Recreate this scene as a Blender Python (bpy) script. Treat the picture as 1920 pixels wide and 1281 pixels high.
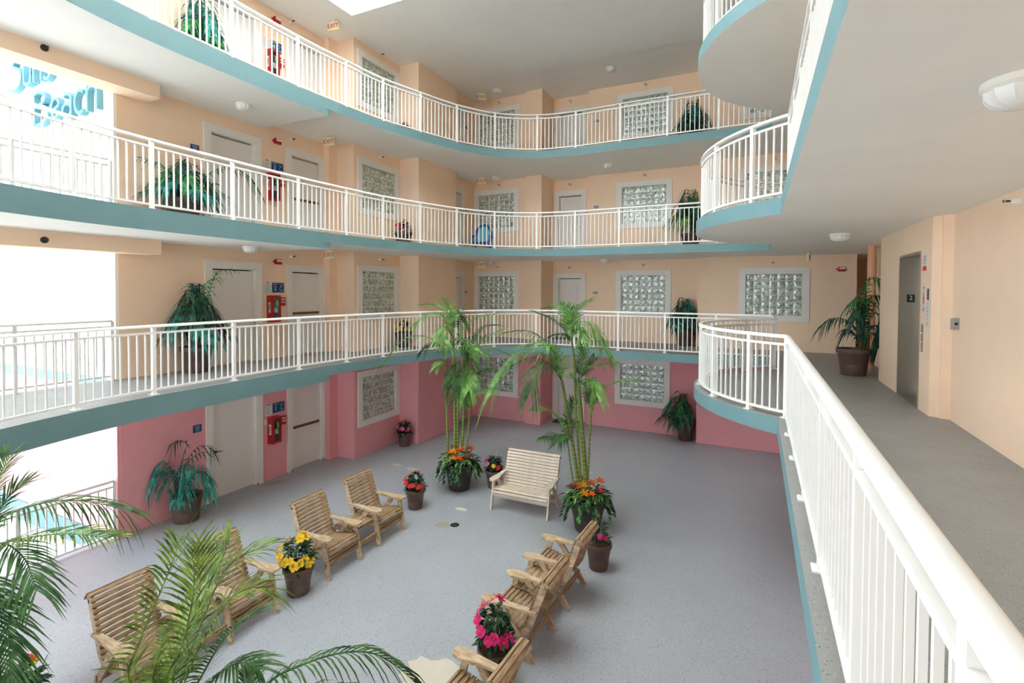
import bpy, math, random
from math import sin, cos, pi, radians
from mathutils import Vector, Matrix
for o in list(bpy.data.objects): bpy.data.objects.remove(o)
SC = bpy.context.scene
COL = SC.collection
# ------------------------------------------------------------------ camera
FPX, CY, CAMZ = 943.487, 565.79, 1.622
_a, _b, _c = radians(25.852), radians(1.273), radians(.295)
FW = Vector((-sin(_a)*cos(_b), cos(_a)*cos(_b), -sin(_b)))
_r = Vector((cos(_a), sin(_a), 0)); _u = _r.cross(FW)
RT = _r*cos(_c)+_u*sin(_c); UP = -_r*sin(_c)+_u*cos(_c)
cd = bpy.data.cameras.new('camera'); cam = bpy.data.objects.new('camera', cd); COL.objects.link(cam)
cd.sensor_width = 36; cd.lens = FPX/1920*36; cd.shift_y = -(640.5-CY)/1920; cd.clip_start = .05; cd.clip_end = 500
cam.matrix_world = Matrix(((RT.x, UP.x, -FW.x, 0), (RT.y, UP.y, -FW.y, 0), (RT.z, UP.z, -FW.z, CAMZ), (0, 0, 0, 1)))
SC.camera = cam
# ------------------------------------------------------------------ sky, light, exposure
W = bpy.data.worlds.new('sky'); SC.world = W; W.use_nodes = True
wn = W.node_tree.nodes; wl = W.node_tree.links
bg = wn['Background']
bg.inputs['Color'].default_value = (.72, .86, 1.0, 1); bg.inputs['Strength'].default_value = 1.75
SC.view_settings.view_transform = 'Standard'; SC.view_settings.look = 'None'
SC.view_settings.gamma = 1; SC.view_settings.use_curve_mapping = False
SC.view_settings.exposure = 1.58
SC.cycles.max_bounces = 14; SC.cycles.diffuse_bounces = 10
sl = bpy.data.lights.new('sun', 'SUN'); sun = bpy.data.objects.new('sun', sl); COL.objects.link(sun)
sl.energy = 38; sl.color = (.90, .955, 1.0); sl.angle = radians(.6)
sun.rotation_euler = (radians(-24), 0, 0)     # high sun on the roof, from beyond the far wall
def portal(loc, rot, sx, sy):
    l = bpy.data.lights.new('sky_portal', 'AREA'); l.shape = 'RECTANGLE'; l.size = sx; l.size_y = sy
    l.cycles.is_portal = True
    o = bpy.data.objects.new('sky_portal', l); COL.objects.link(o); o.location = loc; o.rotation_euler = rot
def at(px, py, x=None, y=None, z=None):
    v = FW+RT*((px-960)/FPX)-UP*((py-CY)/FPX)
    t = x/v.x if x is not None else y/v.y if y is not None else (z-CAMZ)/v.z
    return Vector((0, 0, CAMZ))+v*t
# ------------------------------------------------------------------ levels
FL = {1: -2.839, 2: 0.0, 3: 2.823, 4: 5.63}
THIN, THICK, YSTEP = .21, .33, 7.95
ROOF = 8.12
LEVEL = {1: 'pink lowest level', 2: 'second level', 3: 'third level', 4: 'top level'}
# ------------------------------------------------------------------ materials
def lin(c): return c/12.92 if c <= .04045 else ((c+.055)/1.055)**2.4
def rgb(r, g, b): return (lin(r/255), lin(g/255), lin(b/255), 1)
def mat(name, col, rough=.6, metal=0, spec=.4, noise=None, bump=None, col2=None, spots=None, trans=None):
    m = bpy.data.materials.new(name); m.use_nodes = True
    nt = m.node_tree; n = nt.nodes; l = nt.links; p = n['Principled BSDF']
    p.inputs['Base Color'].default_value = col; p.inputs['Roughness'].default_value = rough
    p.inputs['Metallic'].default_value = metal; p.inputs['Specular IOR Level'].default_value = spec
    tc = n.new('ShaderNodeTexCoord'); geo = n.new('ShaderNodeNewGeometry')
    out = None
    if noise:
        t = n.new('ShaderNodeTexNoise'); t.inputs['Scale'].default_value = noise[0]; t.inputs['Detail'].default_value = 6
        t.inputs['Roughness'].default_value = .65
        l.new(geo.outputs['Position'], t.inputs['Vector'])
        r = n.new('ShaderNodeValToRGB'); r.color_ramp.elements[0].position = .35; r.color_ramp.elements[1].position = .68
        k = noise[1]; c2 = col2 or tuple(x*k for x in col[:3])+(1,)
        r.color_ramp.elements[0].color = c2; r.color_ramp.elements[1].color = col
        l.new(t.outputs['Fac'], r.inputs['Fac']); out = r.outputs['Color']
    if spots:
        for sc, th, sc_col in spots:
            v = n.new('ShaderNodeTexVoronoi'); v.inputs['Scale'].default_value = sc
            l.new(geo.outputs['Position'], v.inputs['Vector'])
            lt = n.new('ShaderNodeMath'); lt.operation = 'LESS_THAN'; lt.inputs[1].default_value = th
            l.new(v.outputs['Distance'], lt.inputs[0])
            mx = n.new('ShaderNodeMixRGB'); mx.inputs['Color2'].default_value = sc_col
            if out: l.new(out, mx.inputs['Color1'])
            else: mx.inputs['Color1'].default_value = col
            l.new(lt.outputs[0], mx.inputs['Fac']); out = mx.outputs['Color']
    if out: l.new(out, p.inputs['Base Color'])
    if bump:
        t = n.new('ShaderNodeTexNoise'); t.inputs['Scale'].default_value = bump[0]; t.inputs['Detail'].default_value = 4
        l.new(geo.outputs['Position'], t.inputs['Vector'])
        b = n.new('ShaderNodeBump'); b.inputs['Strength'].default_value = bump[1]; b.inputs['Distance'].default_value = bump[2]
        l.new(t.outputs['Fac'], b.inputs['Height']); l.new(b.outputs['Normal'], p.inputs['Normal'])
    if trans:
        p.inputs['Transmission Weight'].default_value = trans
    return m
M = {}
M['orange'] = mat('peach_stucco', rgb(246, 216, 187), .85, noise=(1.1, .95), bump=(70, .25, .004))
M['pink'] = mat('pink_stucco', rgb(233, 163, 166), .85, noise=(1.3, .94), bump=(70, .25, .004))
M['extwhite'] = mat('pale_exterior_stucco', rgb(246, 240, 228), .85, noise=(2, .97), bump=(60, .2, .003))
M['ceil'] = mat('white_soffit', rgb(245, 243, 239), .8, noise=(.8, .95), bump=(40, .15, .003))
M['floor'] = mat('speckled_grey_floor', rgb(165, 168, 172), .42, noise=(.55, .88),
                 spots=[(26, .17, rgb(112, 114, 118)), (33, .13, rgb(214, 214, 210)), (48, .2, rgb(138, 140, 144))])
M['walk'] = mat('speckled_walkway_floor', rgb(150, 149, 146), .5, noise=(1.6, .86),
                spots=[(38, .14, rgb(84, 82, 78)), (44, .12, rgb(200, 198, 190))])
M['teal'] = mat('teal_fascia_paint', rgb(108, 142, 145), .55, noise=(2.2, .93), bump=(30, .1, .003))
_m = M['teal'].node_tree; _g = _m.nodes.new('ShaderNodeMapping'); _g.inputs['Scale'].default_value = (9, 9, .7); _q = _m.nodes.new('ShaderNodeTexNoise'); _q.inputs['Scale'].default_value = 1.0; _q.inputs['Detail'].default_value = 3
_e = _m.nodes.new('ShaderNodeNewGeometry'); _m.links.new(_e.outputs['Position'], _g.inputs['Vector']); _m.links.new(_g.outputs['Vector'], _q.inputs['Vector'])
_k = _m.nodes.new('ShaderNodeValToRGB'); _k.color_ramp.elements[0].position = .62; _k.color_ramp.elements[1].position = .82; _k.color_ramp.elements[0].color = (0, 0, 0, 1); _k.color_ramp.elements[1].color = (.55, .55, .55, 1)
_x = _m.nodes.new('ShaderNodeMixRGB'); _x.inputs['Color2'].default_value = rgb(128, 124, 104); _p = _m.nodes['Principled BSDF']; _s = _p.inputs['Base Color'].links[0].from_socket
_m.links.new(_q.outputs['Fac'], _k.inputs['Fac']); _m.links.new(_k.outputs['Color'], _x.inputs['Fac']); _m.links.new(_s, _x.inputs['Color1']); _m.links.new(_x.outputs['Color'], _p.inputs['Base Color'])   # rain streaks
M['white'] = mat('white_painted_metal', rgb(232, 231, 227), .35, spec=.5)
M['trim'] = mat('white_trim_paint', rgb(232, 228, 220), .5, noise=(3, .97))
M['door'] = mat('white_door_paint', rgb(229, 224, 217), .45, noise=(2, .98))
M['mortar'] = mat('block_joint', rgb(236, 236, 222), .7)
M['pot'] = mat('brown_plastic_pot', rgb(102, 80, 70), .55, noise=(7, .8), bump=(20, .2, .004))
M['potdark'] = mat('dark_planter', rgb(62, 55, 53), .45, noise=(5, .85))
M['soil'] = mat('bark_soil', rgb(92, 66, 42), .95, noise=(45, .4), bump=(60, .8, .02))
M['red'] = mat('red_enamel', rgb(178, 28, 30), .35)
M['black'] = mat('black_rubber', rgb(28, 28, 30), .5)
M['dark'] = mat('dark_metal', rgb(70, 64, 58), .4, metal=.8)
M['chrome'] = mat('satin_metal', rgb(170, 168, 164), .3, metal=1)
M['brass'] = mat('rusty_brass', rgb(140, 92, 46), .5, metal=.4, noise=(40, .6))
M['blue'] = mat('navy_sign_plastic', rgb(12, 72, 118), .4)
M['bluechair'] = mat('blue_plastic', rgb(14, 92, 170), .4)
M['bluecloth'] = mat('light_blue_cloth', rgb(120, 190, 205), .8)
M['paper'] = mat('notice_card', rgb(214, 216, 212), .6)
M['ink'] = mat('grey_print', rgb(120, 124, 128), .7)
M['lime'] = mat('lime_tag', rgb(120, 220, 40), .6)
M['cream'] = mat('cream_plastic', rgb(236, 222, 184), .45)
M['exitred'] = mat('exit_red_print', rgb(190, 52, 34), .5)
M['signteal'] = mat('sign_letter_teal', rgb(98, 150, 164), .55)
M['grey'] = mat('grey_plastic', rgb(170, 168, 160), .5, noise=(30, .8))
M['stain'] = mat('worn_floor_patch', rgb(206, 196, 178), .6, noise=(6, .92))
M['stain2'] = mat('olive_floor_patch', rgb(162, 156, 140), .6, noise=(6, .9))
M['pipe'] = mat('salmon_pipe_paint', rgb(232, 172, 140), .5)
M['ground'] = mat('dark_ground', rgb(118, 118, 113), .9, noise=(.3, .85))
M['rubber'] = mat('door_mat', rgb(70, 66, 62), .9)
m = bpy.data.materials.new('frosted_skylight_panel'); m.use_nodes = True; _n = m.node_tree.nodes
_t = _n.new('ShaderNodeBsdfTranslucent'); _t.inputs['Color'].default_value = (.44, .44, .43, 1); m.node_tree.links.new(_t.outputs[0], _n['Material Output'].inputs['Surface']); M['frost'] = m
def wood(name, c1, c2, sc=(1.6, 16, 16)):
    m = bpy.data.materials.new(name); m.use_nodes = True
    nt = m.node_tree; n = nt.nodes; l = nt.links; p = n['Principled BSDF']
    tc = n.new('ShaderNodeTexCoord'); mp = n.new('ShaderNodeMapping'); mp.inputs['Scale'].default_value = sc
    t = n.new('ShaderNodeTexNoise'); t.inputs['Scale'].default_value = 2.2; t.inputs['Detail'].default_value = 8
    t.inputs['Distortion'].default_value = 1.1
    l.new(tc.outputs['Object'], mp.inputs['Vector']); l.new(mp.outputs['Vector'], t.inputs['Vector'])
    r = n.new('ShaderNodeValToRGB'); r.color_ramp.elements[0].position = .33; r.color_ramp.elements[1].position = .66
    r.color_ramp.elements[0].color = c2; r.color_ramp.elements[1].color = c1
    l.new(t.outputs['Fac'], r.inputs['Fac']); l.new(r.outputs['Color'], p.inputs['Base Color'])
    p.inputs['Roughness'].default_value = .72
    b = n.new('ShaderNodeBump'); b.inputs['Strength'].default_value = .25; b.inputs['Distance'].default_value = .004
    l.new(t.outputs['Fac'], b.inputs['Height']); l.new(b.outputs['Normal'], p.inputs['Normal'])
    return m
M['wood'] = wood('weathered_tan_wood', rgb(184, 154, 116), rgb(118, 90, 62))
M['woodpale'] = wood('bleached_pale_wood', rgb(226, 212, 194), rgb(194, 174, 150))
M['wood_board'] = wood('weathered_tan_board', rgb(206, 182, 150), rgb(158, 130, 98), (14, 2, 5)); M['woodpale_board'] = wood('bleached_pale_board', rgb(226, 212, 194), rgb(194, 174, 150), (14, 2, 5))
def leafmat(name, c1, c2, rough=.45):
    m = bpy.data.materials.new(name); m.use_nodes = True
    nt = m.node_tree; n = nt.nodes; l = nt.links; p = n['Principled BSDF']
    geo = n.new('ShaderNodeNewGeometry'); t = n.new('ShaderNodeTexNoise'); t.inputs['Scale'].default_value = 9
    l.new(geo.outputs['Position'], t.inputs['Vector'])
    r = n.new('ShaderNodeValToRGB'); r.color_ramp.elements[0].position = .36; r.color_ramp.elements[1].position = .64
    r.color_ramp.elements[0].color = c2; r.color_ramp.elements[1].color = c1
    l.new(t.outputs['Fac'], r.inputs['Fac']); l.new(r.outputs['Color'], p.inputs['Base Color'])
    p.inputs['Roughness'].default_value = rough; p.inputs['Specular IOR Level'].default_value = .35
    tr = n.new('ShaderNodeBsdfTranslucent'); l.new(r.outputs['Color'], tr.inputs['Color'])
    mx = n.new('ShaderNodeMixShader'); mx.inputs[0].default_value = .25
    l.new(p.outputs[0], mx.inputs[1]); l.new(tr.outputs[0], mx.inputs[2])
    l.new(mx.outputs[0], n['Material Output'].inputs['Surface'])
    return m
M['palm'] = leafmat('palm_green', rgb(140, 186, 92), rgb(72, 124, 56))
M['palmdark'] = leafmat('palm_dark_green', rgb(82, 124, 62), rgb(36, 70, 36))
M['palmfg'] = leafmat('palm_yellow_green', rgb(132, 160, 62), rgb(66, 92, 34))
M['silk'] = leafmat('silk_teal_green', rgb(62, 172, 154), rgb(16, 84, 72))
M['silkdark'] = leafmat('silk_dark_green', rgb(52, 104, 78), rgb(18, 50, 38))
M['silkgreen'] = leafmat('silk_bright_green', rgb(74, 158, 78), rgb(26, 92, 54))
M['leaf'] = leafmat('shrub_leaf_green', rgb(54, 92, 56), rgb(22, 48, 30))
M['leafbright'] = leafmat('ivy_green', rgb(96, 160, 66), rgb(40, 96, 44))
M['leafpale'] = leafmat('variegated_leaf', rgb(214, 226, 160), rgb(110, 158, 82))
M['cane'] = mat('green_cane', rgb(108, 126, 52), .5, noise=(8, .75))
M['canering'] = mat('pale_cane_ring', rgb(186, 184, 122), .6)
M['stalk'] = mat('brown_stalk', rgb(122, 100, 66), .7, noise=(15, .7))
for k, c in dict(f_yellow=(246, 204, 44), f_red=(222, 40, 48), f_magenta=(222, 24, 112), f_pink=(226, 132, 176), f_orange=(240, 104, 36), f_gold=(250, 176, 20), f_crimson=(190, 24, 34)).items():
    M[k] = leafmat('petal_'+k[2:], rgb(*c), tuple(x*.72 for x in rgb(*c)[:3])+(1,), .55)
def glassblock():
    m = bpy.data.materials.new('glass_block'); m.use_nodes = True
    nt = m.node_tree; n = nt.nodes; l = nt.links; p = n['Principled BSDF']
    p.inputs['Base Color'].default_value = rgb(176, 190, 172); p.inputs['Roughness'].default_value = .1
    p.inputs['IOR'].default_value = 2.1; p.inputs['Coat Weight'].default_value = .7; p.inputs['Coat Roughness'].default_value = .03
    oi = n.new('ShaderNodeObjectInfo'); tc = n.new('ShaderNodeTexCoord'); ad = n.new('ShaderNodeVectorMath'); ad.operation = 'MULTIPLY_ADD'
    l.new(oi.outputs['Location'], ad.inputs[0]); ad.inputs[1].default_value = (3.7, 3.7, 3.7); l.new(tc.outputs['Object'], ad.inputs[2])
    t = n.new('ShaderNodeTexNoise'); t.inputs['Scale'].default_value = 11; t.inputs['Detail'].default_value = 1; t.inputs['Distortion'].default_value = .8
    l.new(ad.outputs[0], t.inputs['Vector'])
    b = n.new('ShaderNodeBump'); b.inputs['Strength'].default_value = .55; b.inputs['Distance'].default_value = .03
    l.new(t.outputs['Fac'], b.inputs['Height']); l.new(b.outputs['Normal'], p.inputs['Normal']); l.new(b.outputs['Normal'], p.inputs['Coat Normal'])
    r = n.new('ShaderNodeValToRGB'); r.color_ramp.elements[0].position = .38; r.color_ramp.elements[1].position = .66
    r.color_ramp.elements[0].color = rgb(132, 148, 134); r.color_ramp.elements[1].color = rgb(216, 224, 212)
    l.new(t.outputs['Fac'], r.inputs['Fac']); l.new(r.outputs['Color'], p.inputs['Base Color'])
    return m
M['block'] = glassblock()
def brushed():
    m = mat('brushed_stainless', rgb(202, 194, 182), .36, metal=1)
    return m
M['steel'] = brushed()
# ------------------------------------------------------------------ builders
class MB:
    def __init__(s): s.v = []; s.f = []; s.m = []
    def face(s, idx, mi=0): s.f.append(tuple(idx)); s.m.append(mi)
    def add(s, vs, fs, mi=0):
        k = len(s.v); s.v += [tuple(v) for v in vs]
        for f in fs: s.face([i+k for i in f], mi)
    def box(s, x0, x1, y0, y1, z0, z1, mi=0):
        s.add([(x, y, z) for z in (z0, z1) for y in (y0, y1) for x in (x0, x1)],
              [(0, 2, 3, 1), (4, 5, 7, 6), (0, 1, 5, 4), (2, 6, 7, 3), (0, 4, 6, 2), (1, 3, 7, 5)], mi); return s
    def obox(s, c, ax, ay, az, hx, hy, hz, mi=0):
        c = Vector(c); ax = Vector(ax).normalized()*hx; ay = Vector(ay).normalized()*hy; az = Vector(az).normalized()*hz
        s.add([c+ax*i+ay*j+az*k for k in (-1, 1) for j in (-1, 1) for i in (-1, 1)],
              [(0, 2, 3, 1), (4, 5, 7, 6), (0, 1, 5, 4), (2, 6, 7, 3), (0, 4, 6, 2), (1, 3, 7, 5)], mi); return s
    def beam(s, a, b, w, h, up=(0, 0, 1), mi=0):
        a = Vector(a); b = Vector(b); d = b-a; sd = d.cross(Vector(up))
        if sd.length < 1e-6: sd = Vector((1, 0, 0))
        u2 = sd.cross(d); return s.obox((a+b)/2, d, sd, u2, d.length/2, w/2, h/2, mi)
    def prism(s, poly, z0, z1, mi=0, ms=None):
        n = len(poly); k = len(s.v)
        s.v += [(p[0], p[1], z0) for p in poly]+[(p[0], p[1], z1) for p in poly]
        s.face([k+i for i in range(n)][::-1], mi if ms is None else ms[1]); s.face([k+n+i for i in range(n)], mi if ms is None else ms[0])
        for i in range(n):
            j = (i+1) % n; s.face((k+i, k+j, k+n+j, k+n+i), mi if ms is None else ms[2][i] if isinstance(ms[2], list) else ms[2])
        return s
    def sweep(s, path, prof, closed=False, ups=None, mi=0, caps=True):
        """profile (a,b): a along side (left of travel), b along up"""
        n = len(path); m = len(prof); k = len(s.v); P = [Vector(p) for p in path]
        for i in range(n):
            t = (P[min(i+1, n-1)]-P[max(i-1, 0)]).normalized()
            up = Vector(ups[i]) if ups else Vector((0, 0, 1))
            sd = up.cross(t).normalized(); u2 = t.cross(sd)
            f = 1.0
            if 0 < i < n-1:
                t0 = (P[i]-P[i-1]).normalized(); t1 = (P[i+1]-P[i]).normalized(); c = max(.35, math.sqrt(max(0, (1+t0.dot(t1))/2))); f = 1/c
            s.v += [tuple(P[i]+sd*a*f+u2*b) for a, b in prof]
        for i in range(n-1):
            for j in range(m):
                j2 = (j+1) % m; s.face((k+i*m+j, k+i*m+j2, k+(i+1)*m+j2, k+(i+1)*m+j), mi)
        if caps:
            s.face([k+j for j in range(m)][::-1], mi); s.face([k+(n-1)*m+j for j in range(m)], mi)
        return s
    def tube(s, path, r, n=8, mi=0):
        P = [Vector(p) for p in path]; R = r if isinstance(r, (list, tuple)) else [r]*len(P); k = len(s.v)
        ref = None
        for i, p in enumerate(P):
            t = (P[min(i+1, len(P)-1)]-P[max(i-1, 0)]).normalized()
            if ref is None: ref = t.orthogonal().normalized()
            ref = (ref-t*ref.dot(t)).normalized(); b = t.cross(ref)
            s.v += [tuple(p+(ref*cos(2*pi*j/n)+b*sin(2*pi*j/n))*R[i]) for j in range(n)]
        for i in range(len(P)-1):
            for j in range(n):
                j2 = (j+1) % n; s.face((k+i*n+j, k+i*n+j2, k+(i+1)*n+j2, k+(i+1)*n+j), mi)
        s.face([k+j for j in range(n)][::-1], mi); s.face([k+(len(P)-1)*n+j for j in range(n)], mi); return s
    def lathe(s, prof, n=24, c=(0, 0, 0), axis=(0, 0, 1), mi=0):
        ax = Vector(axis).normalized(); e = ax.orthogonal().normalized(); g = ax.cross(e); c = Vector(c); k = len(s.v); m = len(prof)
        for r, z in prof:
            s.v += [tuple(c+ax*z+(e*cos(2*pi*j/n)+g*sin(2*pi*j/n))*r) for j in range(n)]
        for i in range(m-1):
            for j in range(n):
                j2 = (j+1) % n; s.face((k+i*n+j, k+i*n+j2, k+(i+1)*n+j2, k+(i+1)*n+j), mi)
        s.face([k+j for j in range(n)][::-1], mi); s.face([k+(m-1)*n+j for j in range(n)], mi); return s
    def mesh(s, name, mats, smooth=False):
        me = bpy.data.meshes.new(name); me.from_pydata(s.v, [], s.f)
        for x in (mats if isinstance(mats, (list, tuple)) else [mats]): me.materials.append(x)
        if any(s.m): me.polygons.foreach_set('material_index', s.m)
        if smooth: me.polygons.foreach_set('use_smooth', [True]*len(s.f))
        me.validate(); me.update()
        if smooth:
            try: me.set_sharp_from_angle(angle=radians(42))
            except Exception: pass
        return me
    def build(s, name, mats, parent=None, smooth=False, loc=None):
        return link(name, s.mesh(name, mats, smooth), parent, loc)
def link(name, data, parent=None, loc=None, rz=0):
    o = bpy.data.objects.new(name, data); COL.objects.link(o)
    if parent is not None: o.parent = parent
    if loc is not None: o.location = loc
    if rz: o.rotation_euler = (0, 0, rz)
    return o
def tag(o, label, cat=None, group=None, kind=None):
    o['label'] = label
    if cat: o['category'] = cat
    if group: o['group'] = group
    if kind: o['kind'] = kind
    return o
def thing(name, label, cat, loc=(0, 0, 0), rz=0, group=None, kind=None):
    return tag(link(name, None, None, loc, rz), label, cat, group, kind)
def text_mesh(body, size, mt, depth=.002):
    cu = bpy.data.curves.new('lettering', 'FONT'); cu.body = body; cu.size = size; cu.extrude = depth; cu.align_x = 'CENTER'; cu.align_y = 'CENTER'; cu.resolution_u = 2
    o = bpy.data.objects.new('lettering', cu); COL.objects.link(o)
    me = bpy.data.meshes.new_from_object(o.evaluated_get(bpy.context.evaluated_depsgraph_get()))
    bpy.data.objects.remove(o); bpy.data.curves.remove(cu)
    me.materials.clear(); me.materials.append(mt); me.name = 'lettering'; return me
_tx = {}
def text(body, size, mt, parent, loc, normal, name='lettering'):
    k = (body, size, mt.name)
    if k not in _tx: _tx[k] = text_mesh(body, size, mt)
    o = link(name, _tx[k], parent, loc); n = Vector(normal).normalized(); r = Vector((0, 0, 1)).cross(n).normalized(); u = n.cross(r)
    o.rotation_euler = Matrix((r, u, n)).transposed().to_euler(); return o
def crom(pts, n=8):
    P = [Vector(p) for p in pts]; P = [P[0]*2-P[1]]+P+[P[-1]*2-P[-2]]; out = []
    for i in range(1, len(P)-2):
        for j in range(n):
            t = j/n; a, b, c, d = P[i-1:i+3]
            out.append(.5*((2*b)+(c-a)*t+(2*a-5*b+4*c-d)*t*t+(3*b-a-3*c+d)*t**3))
    out.append(P[-2]); return out
def resample(path, step):
    P = [Vector(p) for p in path]; L = [0]
    for a, b in zip(P, P[1:]): L.append(L[-1]+(b-a).length)
    n = max(1, round(L[-1]/step)); return [along(P, L, L[-1]*i/n) for i in range(n+1)]
def along(P, L, s):
    for i in range(len(P)-1):
        if L[i+1] >= s-1e-9:
            d = L[i+1]-L[i]; return P[i].lerp(P[i+1], (s-L[i])/d if d else 0)
    return P[-1].copy()
def lens(P):
    L = [0]
    for a, b in zip(P, P[1:]): L.append(L[-1]+(b-a).length)
    return L
# ================================================================== STRUCTURE
XL, YEXT = -10.19, 4.95
EDGE = [(p.x, p.y) for p in crom([(-6.9, -4.5, 0), (-6.95, -1, 0), (-7.2, 1.0, 0), (-7.72, 2.45, 0), (-8.02, 3.5, 0), (-8.16, 4.5, 0), (-8.2, 5.9, 0), (-8.2, 7.25, 0), (-8.12, 8.5, 0),
        (-8.0, 9.58, 0), (-7.7, 10.66, 0), (-7.3, 11.8, 0), (-6.68, 12.75, 0), (-5.72, 13.36, 0), (-4.65, 13.53, 0), (-3.4, 13.5, 0), (-2.1, 13.5, 0)], 5)]
EDGE += [(.27, 13.5)]
BC, BR = (1.80, 9.585), 2.77
def arc(r, n=40):
    dy = math.asin(min(1, 0)) ; a0 = math.acos((BC[0]-.27)/BR)
    return [(BC[0]-r*cos(a), BC[1]+r*sin(a)) for a in [a0-2*a0*i/n for i in range(n+1)]]
EDGE += arc(BR)+[(.27, -4.5)]
WALLR = [(2.27, -4.5), (2.27, 8.2), (2.17, 8.25), (2.08, 8.3), (2.08, 11.3), (2.42, 11.3), (2.42, 13.6), (3.7, 13.6), (3.7, 19), (2.35, 19), (2.35, 15.66)]
WL = [(XL, 5.0), (XL, 9.72), (-10.0, 9.72), (-10.0, 10.0), (-9.42, 10.0), (-9.42, 11.86), (-8.74, 11.86), (-8.74, 13.87), (-9.0, 13.87), (-9.0, 15.5)]
WF = [(-9.0, 15.5), (-6.95, 15.5), (-6.95, 15.33), (-6.37, 15.33), (-6.37, 16.4), (-5.06, 16.4), (-5.06, 16.16), (-1.53, 16.16), (-1.53, 15.64), (2.35, 15.64), (2.35, 19)]
WR = [(3.7, 19), (3.7, 13.6), (2.4, 13.6), (2.4, 11.3), (2.06, 11.3), (2.06, 8.3), (2.15, 8.262), (2.15, 8.215), (2.25, 8.19), (2.25, -4.5)]
def wallmesh(path, z0, z1, holes, t=.22):
    """vertical wall panels along a plan polyline, thickness to the left of travel; holes: {segment: [(u0,u1,za,zb)]}"""
    mb = MB()
    for i, (a, b) in enumerate(zip(path, path[1:])):
        a = Vector((a[0], a[1], 0)); b = Vector((b[0], b[1], 0)); d = b-a; L = d.length; d.normalize(); nrm = Vector((-d.y, d.x, 0))
        hs = holes.get(i, [])
        def turn(p, q, r): return (q[0]-p[0])*(r[1]-q[1])-(q[1]-p[1])*(r[0]-q[0])
        s0 = s1 = 0.0   # outside corners are trimmed, inside corners overlap
        if i > 0: s0 = .002 if turn(path[i-1], path[i], path[i+1]) > 0 else 0
        if i < len(path)-2: s1 = .002 if turn(path[i], path[i+1], path[i+2]) > 0 else -.1
        us = sorted({s0, L-s1}|{u for h in hs for u in h[:2]}); zs = sorted({z0, z1}|{z for h in hs for z in h[2:] if z0 < z < z1})
        for u0, u1 in zip(us, us[1:]):
            run = []
            for za, zb in zip(zs, zs[1:]):
                um, zm = (u0+u1)/2, (za+zb)/2
                if any(h[0] < um < h[1] and h[2] < zm < h[3] for h in hs): continue
                if run and abs(run[-1][1]-za) < 1e-6: run[-1][1] = zb
                else: run.append([za, zb])
            for za, zb in run:
                c = a+d*(u0+u1)/2+nrm*t/2+Vector((0, 0, (za+zb)/2))
                mb.obox(c, d, nrm, (0, 0, 1), (u1-u0)/2, t/2, (zb-za)/2)
    return mb
WB, WT, BW, BH = .957, 2.127, 1.40, 1.17
DTOP = 2.08
def lv(h, levels): return [(h[0], h[1], FL[k]+h[2], FL[k]+h[3]) for k in levels]
# wall openings: (centre along segment etc.)
WIN_L, WIN_FL, WIN_F, WIN_R = 10.99, -8.13, -3.227, .43
dA, dB = (6.68, 7.735), (8.68, 9.66)
def holesL(ks): return {0: lv((dA[0]-5, dA[1]-5, 0, DTOP), ks)+lv((dB[0]-5, dB[1]-5, 0, DTOP), ks),
                        4: lv((WIN_L-10-BW/2, WIN_L-10+BW/2, WB, WT), ks), 8: lv((14.3-13.87-.33, 14.3-13.87+.33, 0, DTOP), ks)}
def holesF(ks, right): 
    h = {0: lv((WIN_FL+9-BW/2, WIN_FL+9+BW/2, WB, WT), ks), 4: lv((-6.2+6.37, -5.33+6.37, 0, DTOP), ks), 6: lv((WIN_F+5.06-BW/2, WIN_F+5.06+BW/2, WB, WT), ks)}
    h[8] = lv((WIN_R+1.53-BW/2, WIN_R+1.53+BW/2, WB, WT), right); return h
EL0, EL1, ELT = 8.76, 9.92, 2.2
for z0, z1, ks, m, nm in ((FL[1], -.05, [1], 'pink', 'pink stucco'), (-.05, 8.3, [2, 3, 4], 'orange', 'peach stucco')):
    tag(wallmesh(WL, z0, z1, holesL(ks)).build('wall_left', M[m]), f'{nm} stepped wall on the left with doors and glass block window', 'wall', kind='structure')
    tag(wallmesh(WF, z0, z1, holesF(ks, [k for k in ks if k > 1])).build('wall_back', M[m]), f'{nm} far wall of the courtyard with glass block windows', 'wall', kind='structure')
    tag(wallmesh(WR, z0, z1, {4: [(11.3-EL1, 11.3-EL0, 0, ELT)]} if m == 'orange' else {}).build('wall_right', M[m]), f'{nm} wall along the right walkway', 'wall', kind='structure')
# end wall of the dark hallway
tag(MB().box(2.35, 3.7, 19, 19.2, FL[1], 8.3).build('wall_hallway', M['orange']), 'end wall of the dark hallway behind the potted palm', 'wall', kind='structure')
tag(MB().box(-3.8, 2.5, -4.75, -4.5, FL[1], 8.3).build('wall_front', M['orange']), 'unseen peach wall behind the viewer, width set to limit the light', 'wall', kind='structure')  # out of view; width tuned to hold back light from behind the camera
# sun-side exterior wall seen through the left openings
e = MB(); x0, x1, y0, y1 = -24, XL-.004, YEXT, YEXT+.3
for za, zb, mi, pr in ((-6.2, FL[1]-.40, 0, 0), (FL[1]-.40, FL[1], 1, .03), (FL[1], -.19, 2, 0), (-.19, 0, 1, .03), (0, 9.2, 0, 0)):
    e.box(x0, x1, y0-pr, y1, za, zb, mi)
tag(e.build('wall_exterior', [M['extwhite'], M['teal'], M['pink']]), 'bright white and pink outside wall carrying the teal lettering', 'wall', kind='structure')
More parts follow.
